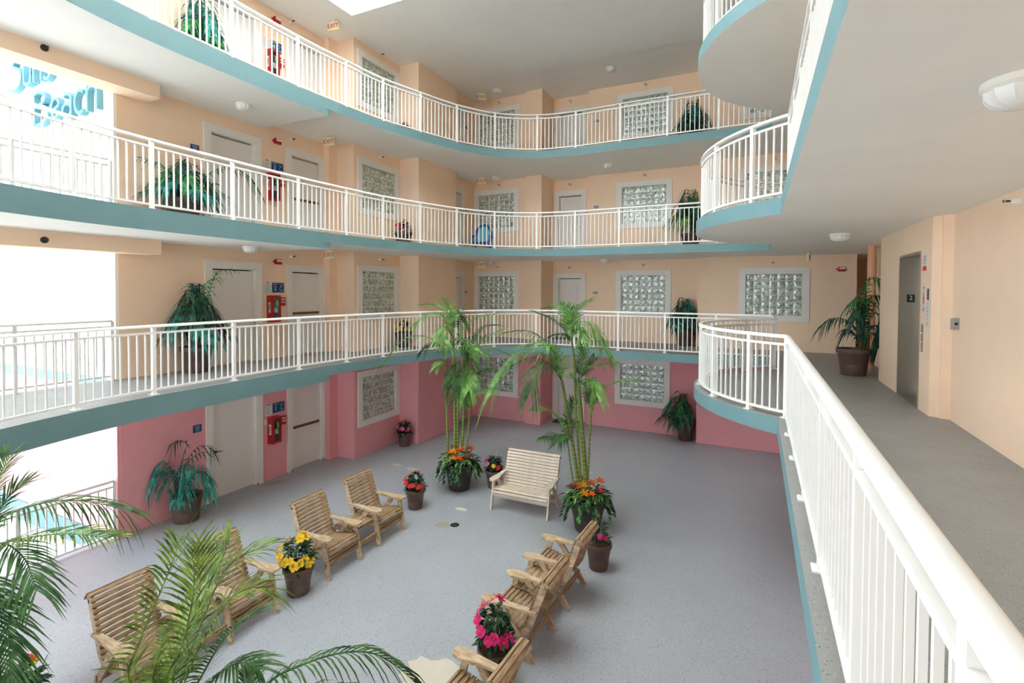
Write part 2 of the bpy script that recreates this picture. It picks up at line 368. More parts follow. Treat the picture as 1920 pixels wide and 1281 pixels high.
# ground-level courtyard floor
fl = MB().prism([(-10.34, -5), (2.4, -5), (2.4, 12), (4, 12), (4, 19.2), (-10.34, 19.2)], FL[1]-.3, FL[1], ms=(0, 1, 1))
tag(fl.build('floor', [M['floor'], M['teal']]), 'speckled grey courtyard floor of the lowest level', 'floor', kind='structure')
tag(MB().box(-70, 60, -70, 60, -6.4, -6.2).build('ground', M['ground']), 'dark ground outside far below the openings', 'ground', kind='structure')
# gallery slabs
OUT = WALLR+[(p[0], p[1]) for p in reversed(WF[:-1])]+[(p[0], p[1]) for p in reversed(WL[:-1])]+[(-10.34, 4.95), (-10.34, -4.5)]
for k in (2, 3, 4):
    z = FL[k]; poly = EDGE+OUT; n = len(poly); ne = len(EDGE)
    side = [2 if i < ne-1 else 1 for i in range(n)]; side[n-1] = 1; side[n-2] = 2
    mb = MB().prism(poly, z-THIN, z, ms=(0, 1, side))
    low = [p for p in EDGE if p[1] <= YSTEP and p[0] < -5]
    pl = low+[(low[-1][0]-.005, YSTEP), (-10.2, YSTEP), (-10.2, 4.95), (-10.34, 4.95), (-10.34, -4.5)]
    mb.prism(pl, z-THICK, z-THIN, ms=(1, 1, [2]*(len(low))+[2, 1, 1, 1, 1]))
    tag(mb.build('floor', [M['walk'], M['ceil'], M['teal']]), f'curved gallery slab with teal edge at the {LEVEL[k]}', 'floor', kind='structure')
    # peach downstand beam over the left opening
    tag(MB().box(XL, -9.72, -4.5, 5.46, z-.585, z-THICK).build('trim_beam', M['orange']), f'peach beam above the left opening under the {LEVEL[k]} slab', 'beam', kind='structure')
# roof with a skylight shaft over the courtyard
SX0, SX1, SY0, SY1 = -8.72, -2.2, 1.6, 9.2
rf = MB()
for x0, x1, y0, y1 in ((-10.6, SX0, -4.5, 13.86), (SX1, 4, -4.5, 13.86), (SX0, SX1, SY1, 13.86), (SX0, SX1, -4.5, SY0)): rf.box(x0, x1, y0, y1, ROOF, ROOF+.35)
rf.box(-10.6, 4, 13.86, 19.4, ROOF+.1, ROOF+.35)
tag(rf.build('ceiling', M['ceil']), 'pale roof ceiling above the top gallery with a skylight opening', 'ceiling', kind='structure')
cb = MB()
for x0, x1, y0, y1 in ((SX0-.15, SX0, SY0-.15, SY1+.15), (SX1, SX1+.15, SY0-.15, SY1+.15), (SX0, SX1, SY1, SY1+.15), (SX0, SX1, SY0-.15, SY0)): cb.box(x0, x1, y0, y1, ROOF+.36, ROOF+.75)
tag(cb.build('trim_skylight', M['trim']), 'white curb around the roof skylight', 'skylight', kind='structure')
tag(MB().box(SX0-.1, SX1+.1, SY0-.1, SY1+.1, ROOF+.76, ROOF+.764).build('window_skylight', M['frost']), 'frosted panel of the roof skylight', 'skylight', kind='structure')
# ------------------------------------------------------------------ windows
RZ = {'left': pi/2, 'back': 0, 'right': -pi/2}
def block_mesh():
    mb = MB(); n = 6; hx, hz = .0915, .0905; g = []
    for j in range(n+1):
        for i in range(n+1):
            u, v = i/n*2-1, j/n*2-1; e = max(abs(u), abs(v))
            w = .012*(1-e**4)+.010*sin(u*5.1+v*2.2)*cos(v*5.7-u*1.4)*(1-e**2)
            g.append((u*hx, -w, v*hz))
    mb.add(g, [(j*(n+1)+i, j*(n+1)+i+1, (j+1)*(n+1)+i+1, (j+1)*(n+1)+i) for j in range(n) for i in range(n)])
    c = [(-hx, 0, -hz), (hx, 0, -hz), (hx, 0, hz), (-hx, 0, hz)]; b = [(x, .07, z) for x, y, z in c]
    mb.add(c+b, [(0, 4, 5, 1), (1, 5, 6, 2), (2, 6, 7, 3), (3, 7, 4, 0), (4, 7, 6, 5)])
    return mb.mesh('glass_block', M['block'], True)
BLOCK = block_mesh()
fm = MB(); tw = .165
for x0, x1, z0, z1 in ((-BW/2-tw, BW/2+tw, WT, WT+tw-.01), (-BW/2-tw, BW/2+tw, WB-tw+.01, WB), (-BW/2-tw, -BW/2, WB, WT), (BW/2, BW/2+tw, WB, WT)): fm.box(x0, x1, -.032, .001, z0, z1)
for x0, x1, z0, z1 in ((-BW/2, BW/2, WT-.012, WT), (-BW/2, BW/2, WB, WB+.012), (-BW/2, -BW/2+.012, WB+.012, WT-.012), (BW/2-.012, BW/2, WB+.012, WT-.012)): fm.box(x0, x1, -.02, .12, z0, z1)
FRAME = fm.mesh('window_frame', M['trim'])
MORT = MB().box(-BW/2+.012, BW/2-.012, .062, .19, WB+.012, WT-.012).mesh('mortar', M['mortar'])
wnum = [0]
def window(side, x, y, k, where):
    wnum[0] += 1
    t = thing(f'window_{wnum[0]}', f'glass block window {where}, {LEVEL[k]}', 'window', (x, y, FL[k]), RZ[side], kind='structure')
    link('window_frame', FRAME, t); link('mortar', MORT, t)
    for r in range(6):
        for c in range(7):
            o = link('glass_block', BLOCK, t, ((c-3)*.1965, .055, WB+.0975+r*.195))
            if (r*3+c*5) % 2: o.rotation_euler = (0, pi, 0)
for k in (1, 2, 3, 4):
    window('left', -9.42, WIN_L, k, 'on the left wall beyond the doors')
    window('back', WIN_FL, 15.5, k, 'on the far wall left of the panelled door')
    window('back', WIN_F, 16.16, k, 'on the far wall right of the panelled door')
    if k > 1: window('back', WIN_R, 15.64, k, 'nearest the right corner of the far wall')
# ------------------------------------------------------------------ doors
dnum = [0]
def door(side, x, y, k, w, kind, where):
    """w = clear opening"""
    dnum[0] += 1; c = .135 if kind != 'panel' else .15
    t = thing(f'door_{dnum[0]}', f'white {"panelled" if kind == "panel" else "flush"} door {where}, {LEVEL[k]}', 'door', (x, y, FL[k]), RZ[side], kind='structure')
    h = w/2; f = MB()
    f.box(-h-c, h+c, -.03, .001, DTOP, DTOP+.14); f.box(-h-c, -h, -.03, .001, 0, DTOP); f.box(h, h+c, -.03, .001, 0, DTOP)
    f.build('casing', M['trim'], t)
    j = MB()
    for s in (-1, 1): j.box(min(s*h, s*(h-.03)), max(s*h, s*(h-.03)), -.02, .2, 0, DTOP); j.box(min(s*(h-.03), s*(h-.05)), max(s*(h-.03), s*(h-.05)), .07, .09, 0, DTOP-.03)
    j.box(-h+.03, h-.03, -.02, .2, DTOP-.03, DTOP)
    j.build('jamb', M['trim'], t)
    q = h-.053
    MB().box(-h, h, .2, .215, 0, DTOP).build('light_stop', M['dark'], t)  # added dark sheet, blocks sky light leaking around the leaf
    if kind == 'panel':
        L = MB().box(-q, q, .105, .15, .012, DTOP-.055); L.build('leaf', M['door'], t)
        def panel(z0, z1, arch):
            for px in (0,):
                P = [(-q*.68, z0), (q*.68, z0), (q*.68, z1)]
                if arch: P += [(q*.68*cos(a), z1+.07*sin(a)**.8) for a in [pi*i/10 for i in range(1, 10)]]
                P += [(-q*.68, z1)]
                for kx, kz, dep in ((1, 1, .012), (.86, .95, .02)):
                    zc = (z0+z1)/2; pm = MB(); n = len(P); vs = [(a*kx, .105, zc+(b-zc)*kz) for a, b in P]+[(a*kx*.97, .105-dep, zc+(b-zc)*kz*.98) for a, b in P]
                    pm.add(vs, [tuple(range(n, 2*n))]+[(i, (i+1) % n, n+(i+1) % n, n+i) for i in range(n)]); pm.build('panel', M['door'], t)
        panel(.22, .85, False); panel(1.05, 1.72, True)
        hw = MB(); hw.lathe([(.03, 0), (.03, -.012), (.012, -.014), (.012, -.04), (.027, -.05), (.03, -.065), (.02, -.08)], 14, (q-.07, .105, 1.0), (0, 1, 0))
        hw.lathe([(.028, 0), (.028, -.015), (.015, -.02)], 14, (q-.07, .105, 1.14), (0, 1, 0)); hw.build('knob', M['chrome'], t, True)
        MB().lathe([(.012, 0), (.012, -.006)], 10, (0, .083, 1.52), (0, 1, 0)).build('peephole', M['dark'], t)
    else:
        MB().box(-q, q, .085, .135, .015, DTOP-.055).build('leaf', M['door'], t)
        if kind == 'lever':
            hw = MB().lathe([(.03, 0), (.03, -.012), (.012, -.014), (.012, -.05)], 14, (-q+.075, .085, 1.0), (0, 1, 0))
            hw.tube([(-q+.075, .035, 1.0), (-q+.12, .03, 1.005), (-q+.17, .035, .995), (-q+.2, .03, 1.0)], [.011, .01, .009, .007], 8)
            hw.build('lever_handle', M['dark'], t, True)
        if kind == 'bar':
            MB().box(-q+.01, q-.01, .045, .085, 1.0, 1.055).build('push_bar', M['brass'], t)
            MB().box(q-.17, q-.12, .043, .046, 1.015, 1.042).build('bar_label', M['blue'], t)
        for hz in (.25, 1.05, 1.8): MB().box(q, q+.012, .07, .1, hz, hz+.1).build('hinge', M['trim'], t)
        if k == 1:
            for s in (-1, 1): MB().box(s*h-.02, s*h+.02, -.034, .04, 0, .035).build('rust_patch', M['brass'], t)
for k in (1, 2, 3, 4):
    door('left', XL, sum(dA)/2, k, dA[1]-dA[0], 'lever', 'with lever handle beside the potted palm')
    door('left', XL, sum(dB)/2, k, dB[1]-dB[0], 'bar', 'with push bar beside the extinguisher cabinet')
    door('left', -9.0, 14.3, k, .66, 'lever2', 'tucked in the far left recess')
    door('back', -5.765, 16.4, k, .87, 'panel', 'recessed in the far wall')
    o = MB().box(-.4, .4, -.5, -.02, 0, .012).build('door_mat', M['rubber'], None, loc=(-5.765, 16.36, FL[k]))
    tag(o, f'dark mat before the panelled far door, {LEVEL[k]}', 'door mat', 'door mats')
# ------------------------------------------------------------------ railings
PICK = MB().box(-.0095, .0095, -.0095, .0095, .075, .932).mesh('baluster', M['white'])
pm = MB().box(-.026, .026, -.026, .026, 0, 1.035)
POST = pm.mesh('post', M['white'])
fp = MB().box(-.05, .05, -.055, .055, 0, .012); fp.lathe([(.011, .012), (.011, .03), (.004, .034)], 8, (.0, -.044, 0)); fp.lathe([(.011, .012), (.011, .03), (.004, .034)], 8, (0, .044, 0))
FOOT = fp.mesh('foot_plate', [M['white']])
CAPP = [(-.037, .0), (-.037, .018), (-.03, .032), (-.014, .042), (.014, .042), (.03, .032), (.037, .018), (.037, 0)][::-1]
def railing(label, path, z, posts=None, spacing=1.2, pick=True, group=None, ends=(True, True)):
    P = [Vector((p[0], p[1], 0)) for p in path]; L = lens(P)
    t = thing('railing', label, 'railing', (P[0].x, P[0].y, z), group=group); o = P[0]
    loc = [p-o for p in P]
    MB().sweep([p+Vector((0, 0, 1.03)) for p in loc], CAPP).build('top_rail', M['white'], t, True)
    rp = [(-.025, -.015), (.025, -.015), (.025, .015), (-.025, .015)]
    MB().sweep([p+Vector((0, 0, .945)) for p in loc], rp).build('mid_rail', M['white'], t)
    MB().sweep([p+Vector((0, 0, .075)) for p in loc], rp).build('bottom_rail', M['white'], t)
    if posts:
        S = []
        for q in posts:
            q = Vector((q[0], q[1], 0)); best = min(((along(P, L, s)-q).length, s) for s in [L[-1]*i/600 for i in range(601)]); S.append(best[1])
        S = sorted(S)
    else:
        n = max(1, round(L[-1]/spacing)); S = [L[-1]*i/n for i in range(n+1)]
        S = S[(0 if ends[0] else 1):(len(S) if ends[1] else -1)]
    def tang(s):
        a, b = along(P, L, max(0, s-.03)), along(P, L, min(L[-1], s+.03)); return math.atan2((b-a).y, (b-a).x)
    for s in S:
        p = along(P, L, s)-o; r = tang(s); link('foot_plate', FOOT, link('post', POST, t, p, r))
    B = sorted(set([0.0 if posts or not ends[0] else S[0]]+S+[L[-1]]))
    for a, b in zip(B, B[1:]):
        if b-a < .1: continue
        m = max(2, round((b-a)/.115))
        for i in range(1, m):
            s = a+(b-a)*i/m; link('baluster', PICK, t, along(P, L, s)-o, tang(s))
    return t
def offset(path, d):
    out = []; n = len(path)
    for i in range(n):
        a = Vector(path[max(0, i-1)]); b = Vector(path[min(n-1, i+1)]); t = (b-a).normalized(); out.append((path[i][0]-t.y*d, path[i][1]+t.x*d))
    return out
i13 = EDGE.index((.27, 13.5)); GAL = offset([p for p in EDGE[:i13+1] if p[1] > -.9], .11)
GAL = GAL[:-1]+[(.37, GAL[-1][1])]
GPOSTS = [(-7.05, -.3), (-7.3, .95), (-7.85, 2.35), (-8.15, 3.48), (-8.28, 4.5), (-8.3, 5.87), (-8.3, 7.25), (-8.25, 8.5), (-8.1, 9.58), (-7.8, 10.66), (-7.4, 11.8), (-6.75, 12.8), (-5.75, 13.45), (-4.62, 13.62), (-3.37, 13.6), (-2.13, 13.6), (-.9, 13.6), (.37, 13.6)]
BUL = [(.37, 13.6)]+[(x, y) for x, y in [(BC[0]-(BR-.1)*cos(a), BC[1]+(BR-.1)*sin(a)) for a in [math.acos((BC[0]-.37)/(BR-.1))*(1-2*i/40) for i in range(41)]]]
PEND = BUL[-1]
for k in (2, 3, 4):
    railing(f'long curved white railing sweeping along the left and far gallery, {LEVEL[k]}', GAL, FL[k], GPOSTS, group='gallery railings')
    bp = [(.37, 11.9), (-.2, 11.36), (-.7, 10.4), (-.85, 9.3), (-.6, 8.35), (-.1, 7.65), PEND]
    railing(f'white railing around the round balcony bulge, {LEVEL[k]}', BUL, FL[k], bp, group='balcony railings')
    railing(f'straight white railing along the right walkway, {LEVEL[k]}', [(.37, PEND[1]-.03), (.37, -3.4)], FL[k], [(.37, y) for y in (6.45, 5.55, 4.5, 3.4, 2.28, 1.17, .06, -1.05, -2.2, -3.37)], group='walkway railings')
for k in (1, 2, 3, 4):
    railing(f'white railing across the open left side, {LEVEL[k]}', [(-10.22, 4.9), (-10.22, -4.2)], FL[k], spacing=1.3, group='side opening railings')
# ================================================================== WALL AND CEILING FIXTURES
def wall_thing(name, label, cat, side, x, y, z, group=None): return thing(name, label, cat, (x, y, z), RZ[side], group)
# dome lights
DB = MB().lathe([(.15, 0), (.15, -.03), (.135, -.045)], 28).mesh('base', M['trim'], True)
dm = MB(); nseg = 48
for i, (r, z) in enumerate([(.132, -.045), (.128, -.075), (.105, -.105), (.065, -.125), (.02, -.132)]):
    dm.v += [((r+(.010 if j % 4 == 0 and i < 4 else 0))*cos(2*pi*j/nseg), (r+(.010 if j % 4 == 0 and i < 4 else 0))*sin(2*pi*j/nseg), z) for j in range(nseg)]
for i in range(4):
    for j in range(nseg): dm.face((i*nseg+j, i*nseg+(j+1) % nseg, (i+1)*nseg+(j+1) % nseg, (i+1)*nseg+j))
dm.face([4*nseg+j for j in range(nseg)])
DS = dm.mesh('shade', M['white'], True)
S4, S3 = FL[4]-THIN, FL[3]-THIN
for x, y, z, w in ((-9.23, 6.76, FL[4]-THICK, 'under the top slab above the left doors'), (-4.05, 14.95, S4, 'under the top slab before the far door'), (-7.87, 15.0, S4, 'under the top slab before the far left window'),
                   (-9.35, 6.97, FL[3]-THICK, 'under the third level slab above the left doors'), (-4.25, 15.4, S3, 'under the third level slab before the far door'), (-8.2, 15.15, S3, 'under the third level slab in the far left corner'),
                   (1.27, 10.15, S3, 'over the right walkway near the elevator'), (1.1, 3.15, S3, 'over the right walkway close to the frame edge'),
                   (-3.96, 14.77, ROOF+.1, 'on the roof ceiling to the right'), (-7.75, 14.78, ROOF+.1, 'on the roof ceiling beside the exit sign')):
    t = thing('ceiling_light', f'white ribbed dome light {w}', 'ceiling light', (x, y, z), group='dome lights'); link('base', DB, t); link('shade', DS, t)
# sidewall sprinklers
SPE = MB().lathe([(.045, 0), (.045, -.012), (.034, -.06), (.026, -.085), (.02, -.085)], 16, (0, 0, 0), (0, 1, 0)).mesh('escutcheon', M['trim'], True)
sh = MB().lathe([(.012, -.08), (.012, -.115), (.005, -.125)], 10, (0, 0, 0), (0, 1, 0)); sh.box(-.016, .016, -.15, -.145, -.012, .014); sh.box(-.003, .003, -.148, -.115, -.014, -.009); sh.box(-.003, .003, -.148, -.115, .009, .014)
SPH = sh.mesh('sprinkler_head', M['dark'])
def sprinkler(side, x, y, z, where, s=1):
    t = wall_thing('fire_sprinkler', f'small sidewall sprinkler {where}', 'sprinkler', side, x, y, z, 'sidewall sprinklers'); t.scale = (s, s, s)
    link('escutcheon', SPE, t); link('sprinkler_head', SPH, t)
for k in (2, 3, 4):
    top = FL[k]+2.40
    sprinkler('left', XL, 8.68, FL[k]+2.42, f'above the push bar door, {LEVEL[k]}')
    sprinkler('left', -9.42, 11.0, FL[k]+2.46, f'above the left glass block window, {LEVEL[k]}')
    sprinkler('back', -8.0, 15.5, FL[k]+2.42, f'above the far left window, {LEVEL[k]}')
    sprinkler('back', -5.75, 16.4, FL[k]+2.42, f'above the panelled far door, {LEVEL[k]}')
    sprinkler('back', -3.2, 16.16, FL[k]+2.45, f'above the far window, {LEVEL[k]}')
    if k < 4: sprinkler('back', .4, 15.64, FL[k]+2.43, f'above the right corner window, {LEVEL[k]}')
q = at(1912, 376, x=2.25); sprinkler('right', 2.25, q.y, q.z, 'on the peach wall at the right frame edge', .8)
for k, py in ((3, 450), (4, 90)):
    q = at(83, py, x=-9.72); t = wall_thing('fire_sprinkler', f'dark sprinkler on the peach beam below the {LEVEL[k]} slab', 'sprinkler', 'left', -9.72, q.y, q.z, 'beam sprinklers')
    MB().lathe([(.05, 0), (.05, -.01), (.03, -.02)], 16, (0, 0, 0), (0, 1, 0)).build('escutcheon', M['dark'], t, True); link('sprinkler_head', SPH, t, (0, .05, 0))
# exit signs
eb = MB().box(-.15, .15, -.028, .028, -.10, .10)
EXB = eb.mesh('housing', M['cream']); EXM = MB().box(-.05, .05, -.03, .03, .10, .125).mesh('canopy', M['cream'])
def exitsign(x, y, z, rz, where):
    t = thing('exit_sign', f'cream exit sign with red letters {where}', 'exit sign', (x, y, z), rz, 'exit signs')
    link('housing', EXB, t); link('canopy', EXM, t)
    for s in (-1, 1):
        text('EXIT', .15, M['exitred'], t, (0, s*.0295, 0), (0, s, 0))
        for sx in (-1, 1):
            a = MB(); a.add([(sx*.14, s*.0305, 0), (sx*.122, s*.0305, .014), (sx*.122, s*.0305, -.014)], [(0, 1, 2)]); a.build('arrow', M['exitred'], t)
for k, c in ((2, S3), (3, S4), (4, ROOF)):
    px, py = {2: (640, 476), 3: (642, 262), 4: (628, 44)}[k]
    q = at(px, py, z=c-.13); yy = min(q.y, 9.4); exitsign(-9.6 if k < 4 else -9.3, 9.35 if k < 4 else 9.2, c-.125, radians(8), f'hanging near the push bar door, {LEVEL[k]}')
    exitsign(-8.35, 14.85, (c if k < 4 else ROOF+.1)-.125, radians(40), f'hanging in the far left corner, {LEVEL[k]}')
exitsign(1.17, 14.6, S3-.125, radians(80), 'seen edge on before the right corner window')
# red strobes
def strobe(side, x, y, z, where):
    t = wall_thing('fire_alarm', f'red fire alarm strobe {where}', 'fire alarm', side, x, y, z, 'alarm strobes')
    MB().box(-.085, .085, -.06, 0, -.06, .06).build('body', M['red'], t); MB().box(-.06, .07, -.085, -.06, 0.0, .045).build('lens', M['white'], t)
    MB().lathe([(.02, 0), (.02, -.03)], 10, (-.1, -.02, 0), (1, 0, 0)).build('conduit', M['red'], t)
for k in (2, 3, 4):
    strobe('left', XL, 8.3, FL[k]+2.27, f'beside the push bar door, {LEVEL[k]}')
q = at(1578, 505, y=15.64); strobe('back', q.x, 15.64, q.z, 'on the far wall right of the corner window')
# extinguisher cabinets, pull stations, plates
for k in (1, 2, 3, 4):
    z = FL[k]; L = LEVEL[k]
    t = wall_thing('extinguisher_cabinet', f'red fire extinguisher cabinet between the two left doors, {L}', 'extinguisher cabinet', 'left', XL, 8.13, z+.86, 'extinguisher cabinets')
    c = MB(); c.box(-.125, .125, -.02, 0, 0, .62)
    for a in ((-.125, -.105, 0, .62), (.105, .125, 0, .62), (-.105, .105, 0, .03), (-.105, .105, .59, .62)): c.box(a[0], a[1], -.17, -.02, a[2], a[3])
    c.build('body', M['red'], t)
    c = MB()
    for a in ((-.115, -.09, .01, .61), (.09, .115, .01, .61), (-.09, .09, .01, .04), (-.09, .09, .58, .61)): c.box(a[0], a[1], -.185, -.17, a[2], a[3])
    c.build('door_frame', M['red'], t)
    c = MB().lathe([(.055, .05), (.06, .06), (.06, .36), (.045, .41), (.02, .43), (.02, .47)], 16, (0, -.095, 0)); c.build('extinguisher', M['black'], t, True)
    c = MB().tube([(0, -.095, .47), (.03, -.1, .5), (.06, -.1, .46), (.065, -.1, .3), (.06, -.1, .15)], .008, 6); c.box(-.03, .05, -.105, -.085, .475, .5); c.build('hose', M['dark'], t)
    MB().box(-.045, .045, -.158, -.155, .22, .34).build('extinguisher_label', M['paper'], t)
    MB().box(.0, .055, -.166, -.163, .36, .5).build('inspection_tag', M['lime'], t)
    g = MB().box(-.09, .09, -.174, -.172, .04, .58); g.build('glazing', M['cabglass'] if 'cabglass' in M else M.setdefault('cabglass', mat('clear_glazing', (1, 1, 1, 1), .02, trans=1)), t)
    MB().box(-.128, -.125, -.13, -.06, .22, .46).build('side_label', M['paper'], t)
    o = text('FIRE', .085, M['black'], t, (-.1285, -.095, .34), (-1, 0, 0)); o.rotation_euler.rotate_axis('Z', pi/2)
    t = wall_thing('pull_station', f'red manual alarm station beside the push bar door, {L}', 'fire alarm', 'left', XL, 8.40, z+1.33, 'pull stations')
    MB().box(-.07, .07, -.07, 0, -.1, .1).build('body', M['red'], t); MB().box(-.05, .05, -.085, -.07, -.03, .0).build('handle', M['paper'], t); MB().box(-.05, .05, -.073, -.07, .03, .07).build('label_plate', M['paper'], t)
    t = wall_thing('floor_sign', f'navy floor number and stair plates reading {k} between the left doors, {L}', 'sign', 'left', XL, 8.31, z+1.66, 'floor number signs')
    MB().box(-.16, -.005, -.012, 0, -.115, .115).build('number_plate', M['blue'], t); MB().box(.005, .16, -.012, 0, -.115, .115).build('stair_plate', M['blue'], t)
    text('FLOOR', .036, M['paper'], t, (-.083, -.013, .08), (0, -1, 0)); text(str(k), .15, M['paper'], t, (-.083, -.013, -.02), (0, -1, 0))
    b = MB().beam((.035, -.0145, -.03), (.13, -.0145, .085), .004, .012, (0, 1, 0)); b.beam((.045, -.0145, .085), (.07, -.0145, .03), .004, .01, (0, 1, 0)); b.build('stair_mark', M['paper'], t)
    text('STAIR', .034, M['paper'], t, (.083, -.013, -.065), (0, -1, 0)); text(str(1), .03, M['paper'], t, (.083, -.013, -.095), (0, -1, 0))
    t = wall_thing('notice_sign', f'pale printed notice left of the navy floor plates, {L}', 'sign', 'left', XL, 8.03, z+1.63, 'printed notices')
    MB().box(-.1, .1, -.008, 0, -.12, .11).build('card', M['paper'], t); MB().box(-.045, .045, -.007, 0, .115, .17).build('card_tab', M['paper'], t)
    for i in range(6): MB().box(-.08+.01*(i % 2), .08-.02*(i % 3), -.0095, -.008, .08-i*.032, .087-i*.032).build('print_line', M['ink'], t)
    MB().box(-.035, .035, -.0085, -.007, .13, .155).build('print_line', M['ink'], t)
    t = wall_thing('light_switch', f'white switch plate left of the extinguisher cabinet, {L}', 'switch', 'left', XL, 7.95, z+1.38, 'switch plates')
    MB().box(-.035, .035, -.008, 0, -.058, .058).build('plate', M['white'], t); MB().box(-.012, .012, -.014, -.008, -.03, .03).build('rocker', M['paper'], t)
    t = wall_thing('room_sign', f'small navy plaque beside the lever door, {L}', 'sign', 'left', XL, 6.37, z+1.62, 'navy plaques')
    MB().box(-.085, .085, -.012, 0, -.075, .075).build('plate', M['blue'], t)
    for i, w in enumerate((.055, .045, .045, .03)): MB().box(-w, w, -.0135, -.012, .04-i*.03, .048-i*.03).build('print_line', M['paper'], t)
    for side, x, y, w, nm in (('back', -4.77, 16.16, 'right of the panelled far door', 'blue_oval'), ('left', -9.0, 14.93, 'beside the far left recess door', 'navy')):
        t = wall_thing('unit_plaque', f'small oval unit number plaque {w}, {L}', 'plaque', side, x, y, z+1.56, 'unit plaques')
        o = MB().lathe([(.075, 0), (.075, -.01), (.065, -.015)], 20, (0, 0, 0), (0, 1, 0)).build('plate', M['oval'] if 'oval' in M else M.setdefault('oval', mat('blue_grey_plaque', rgb(112, 140, 190), .4)) if nm == 'blue_oval' else M['blue'], t, True); o.scale = (1.15, 1, .6)
        MB().box(-.04, .04, -.017, -.015, -.006, .008).build('number_mark', M['paper'], t)
# ------------------------------------------------------------------ elevator
t = thing('elevator', 'stainless elevator doorway with a black number 2 plate on its jamb', 'elevator', (2.06, 9.34, 0), RZ['right'])
h = (EL1-EL0)/2; b = MB(); D = .42
b.box(-h-.0, -h+.03, -.012, D, 0, ELT); b.build('jamb', M['steel'], t)
MB().box(h-.03, h, -.012, D, 0, ELT).build('jamb', M['steel'], t)
MB().box(-h+.03, h-.03, -.012, D, ELT-.04, ELT).build('header', M['steel'], t)
MB().box(-h+.03, 0, D-.03, D, 0, ELT-.04).build('door_panel', M['steel'], t); MB().box(.004, h-.03, D-.06, D-.03, 0, ELT-.04).build('door_panel', M['steel'], t)
MB().box(-h+.03, h-.03, 0, D-.06, 0, .006).build('sill', M['chrome'], t)
pl = MB().box(-h+.03, -h+.036, .09, .19, 1.47, 1.59).build('number_plate', M['black'], t)
text('2', .1, M['paper'], t, (-h+.0375, .14, 1.535), (1, 0, 0))
def wplate(name, label, cat, y, z, parts, group=None):
    t = wall_thing(name, label, cat, 'right', 2.06, y, z, group)
    for nm, bx, m in parts: MB().box(*bx).build(nm, M[m], t)
    return t
M['signred'] = mat('red_print', rgb(214, 60, 56), .5)
wplate('safety_sign', 'white notice with a red footer high beside the elevator', 'sign', 8.585, 2.03, [('card', (-.085, .085, -.006, 0, -.11, .11), 'paper'), ('red_footer', (-.085, .085, -.008, -.006, -.11, -.05), 'signred')]+[('print_line', (-.06, .06-.01*(i % 2), -.0075, -.006, .075-i*.03, .085-i*.03), 'signred' if i < 2 else 'ink') for i in range(4)])
t = wplate('fire_sign', 'narrow white elevator fire sign with a red flame figure', 'sign', 8.60, 1.55, [('card', (-.05, .05, -.006, 0, -.19, .19), 'paper'), ('print_line', (-.035, .035, -.0075, -.006, .13, .145), 'ink'), ('print_line', (-.035, .035, -.0075, -.006, -.15, -.14), 'ink'), ('print_line', (-.035, .035, -.0075, -.006, -.175, -.165), 'ink')])
fm2 = MB(); P = [(0, .085), (.02, .05), (.012, .02), (.035, -.0), (.02, -.03), (.03, -.06), (0, -.085), (-.03, -.06), (-.015, -.03), (-.035, 0), (-.012, .02), (-.02, .05)]
fm2.add([(x, -.0075, z) for x, z in P]+[(0, -.0075, -.01)], [(i, (i+1) % 12, 12) for i in range(12)]); fm2.build('flame_figure', M['signred'], t)
wplate('braille_sign', 'small dark sign with pale rows above the grey notice by the elevator', 'sign', 8.43, 1.60, [('card', (-.035, .035, -.006, 0, -.075, .075), 'black')]+[('print_line', (-.028, .028, -.008, -.006, .055-i*.03, .068-i*.03), 'grey') for i in range(5)])
wplate('paper_notice', 'grey white paper notice under the small dark sign by the elevator', 'sign', 8.42, 1.34, [('card', (-.05, .05, -.004, 0, -.17, .17), 'paper')]+[('print_line', (-.035, .035, -.0055, -.004, .13-i*.05, .136-i*.05), 'ink') for i in range(6)])
t = wplate('call_panel', 'tall stainless elevator call button panel', 'panel', 8.64, 1.0, [('plate', (-.03, .03, -.01, 0, -.19, .19), 'chrome')])
for z in (.07, -.05): MB().lathe([(.014, 0), (.014, -.008)], 12, (0, -.01, z), (0, 1, 0)).build('button', M['white'], t)
t = thing('outlet_box', 'grey weatherproof outlet box on the peach wall by the elevator', 'outlet box', (2.25, 7.98, 1.24), RZ['right'])
MB().box(-.05, .05, -.045, 0, -.07, .07).build('box', M['grey'], t); MB().box(-.055, .055, -.06, -.045, -.075, .06).build('cover', M['grey'], t); MB().box(.055, .062, -.05, -.02, -.015, .015).build('latch', M['dark'], t)
t = thing('drain_pipe', 'salmon painted round pipe behind the large potted palm', 'pipe', (2.2, 12.95, 0))
MB().lathe([(.075, 0), (.075, S3)], 20).build('pipe', M['pipe'], t, True); MB().lathe([(.085, 1.2), (.085, 1.26)], 20).build('clamp', M['pipe'], t, True)
t = thing('conduit', 'thin peach conduit with dark clip on the wall behind the pipe', 'conduit', (2.365, 12.6, 0))
MB().lathe([(.02, 0), (.02, S3)], 10, (0, 0, 0)).build('pipe', M['orange'], t, True); MB().box(-.04, .03, -.05, .05, 2.42, 2.45).build('clip', M['dark'], t)
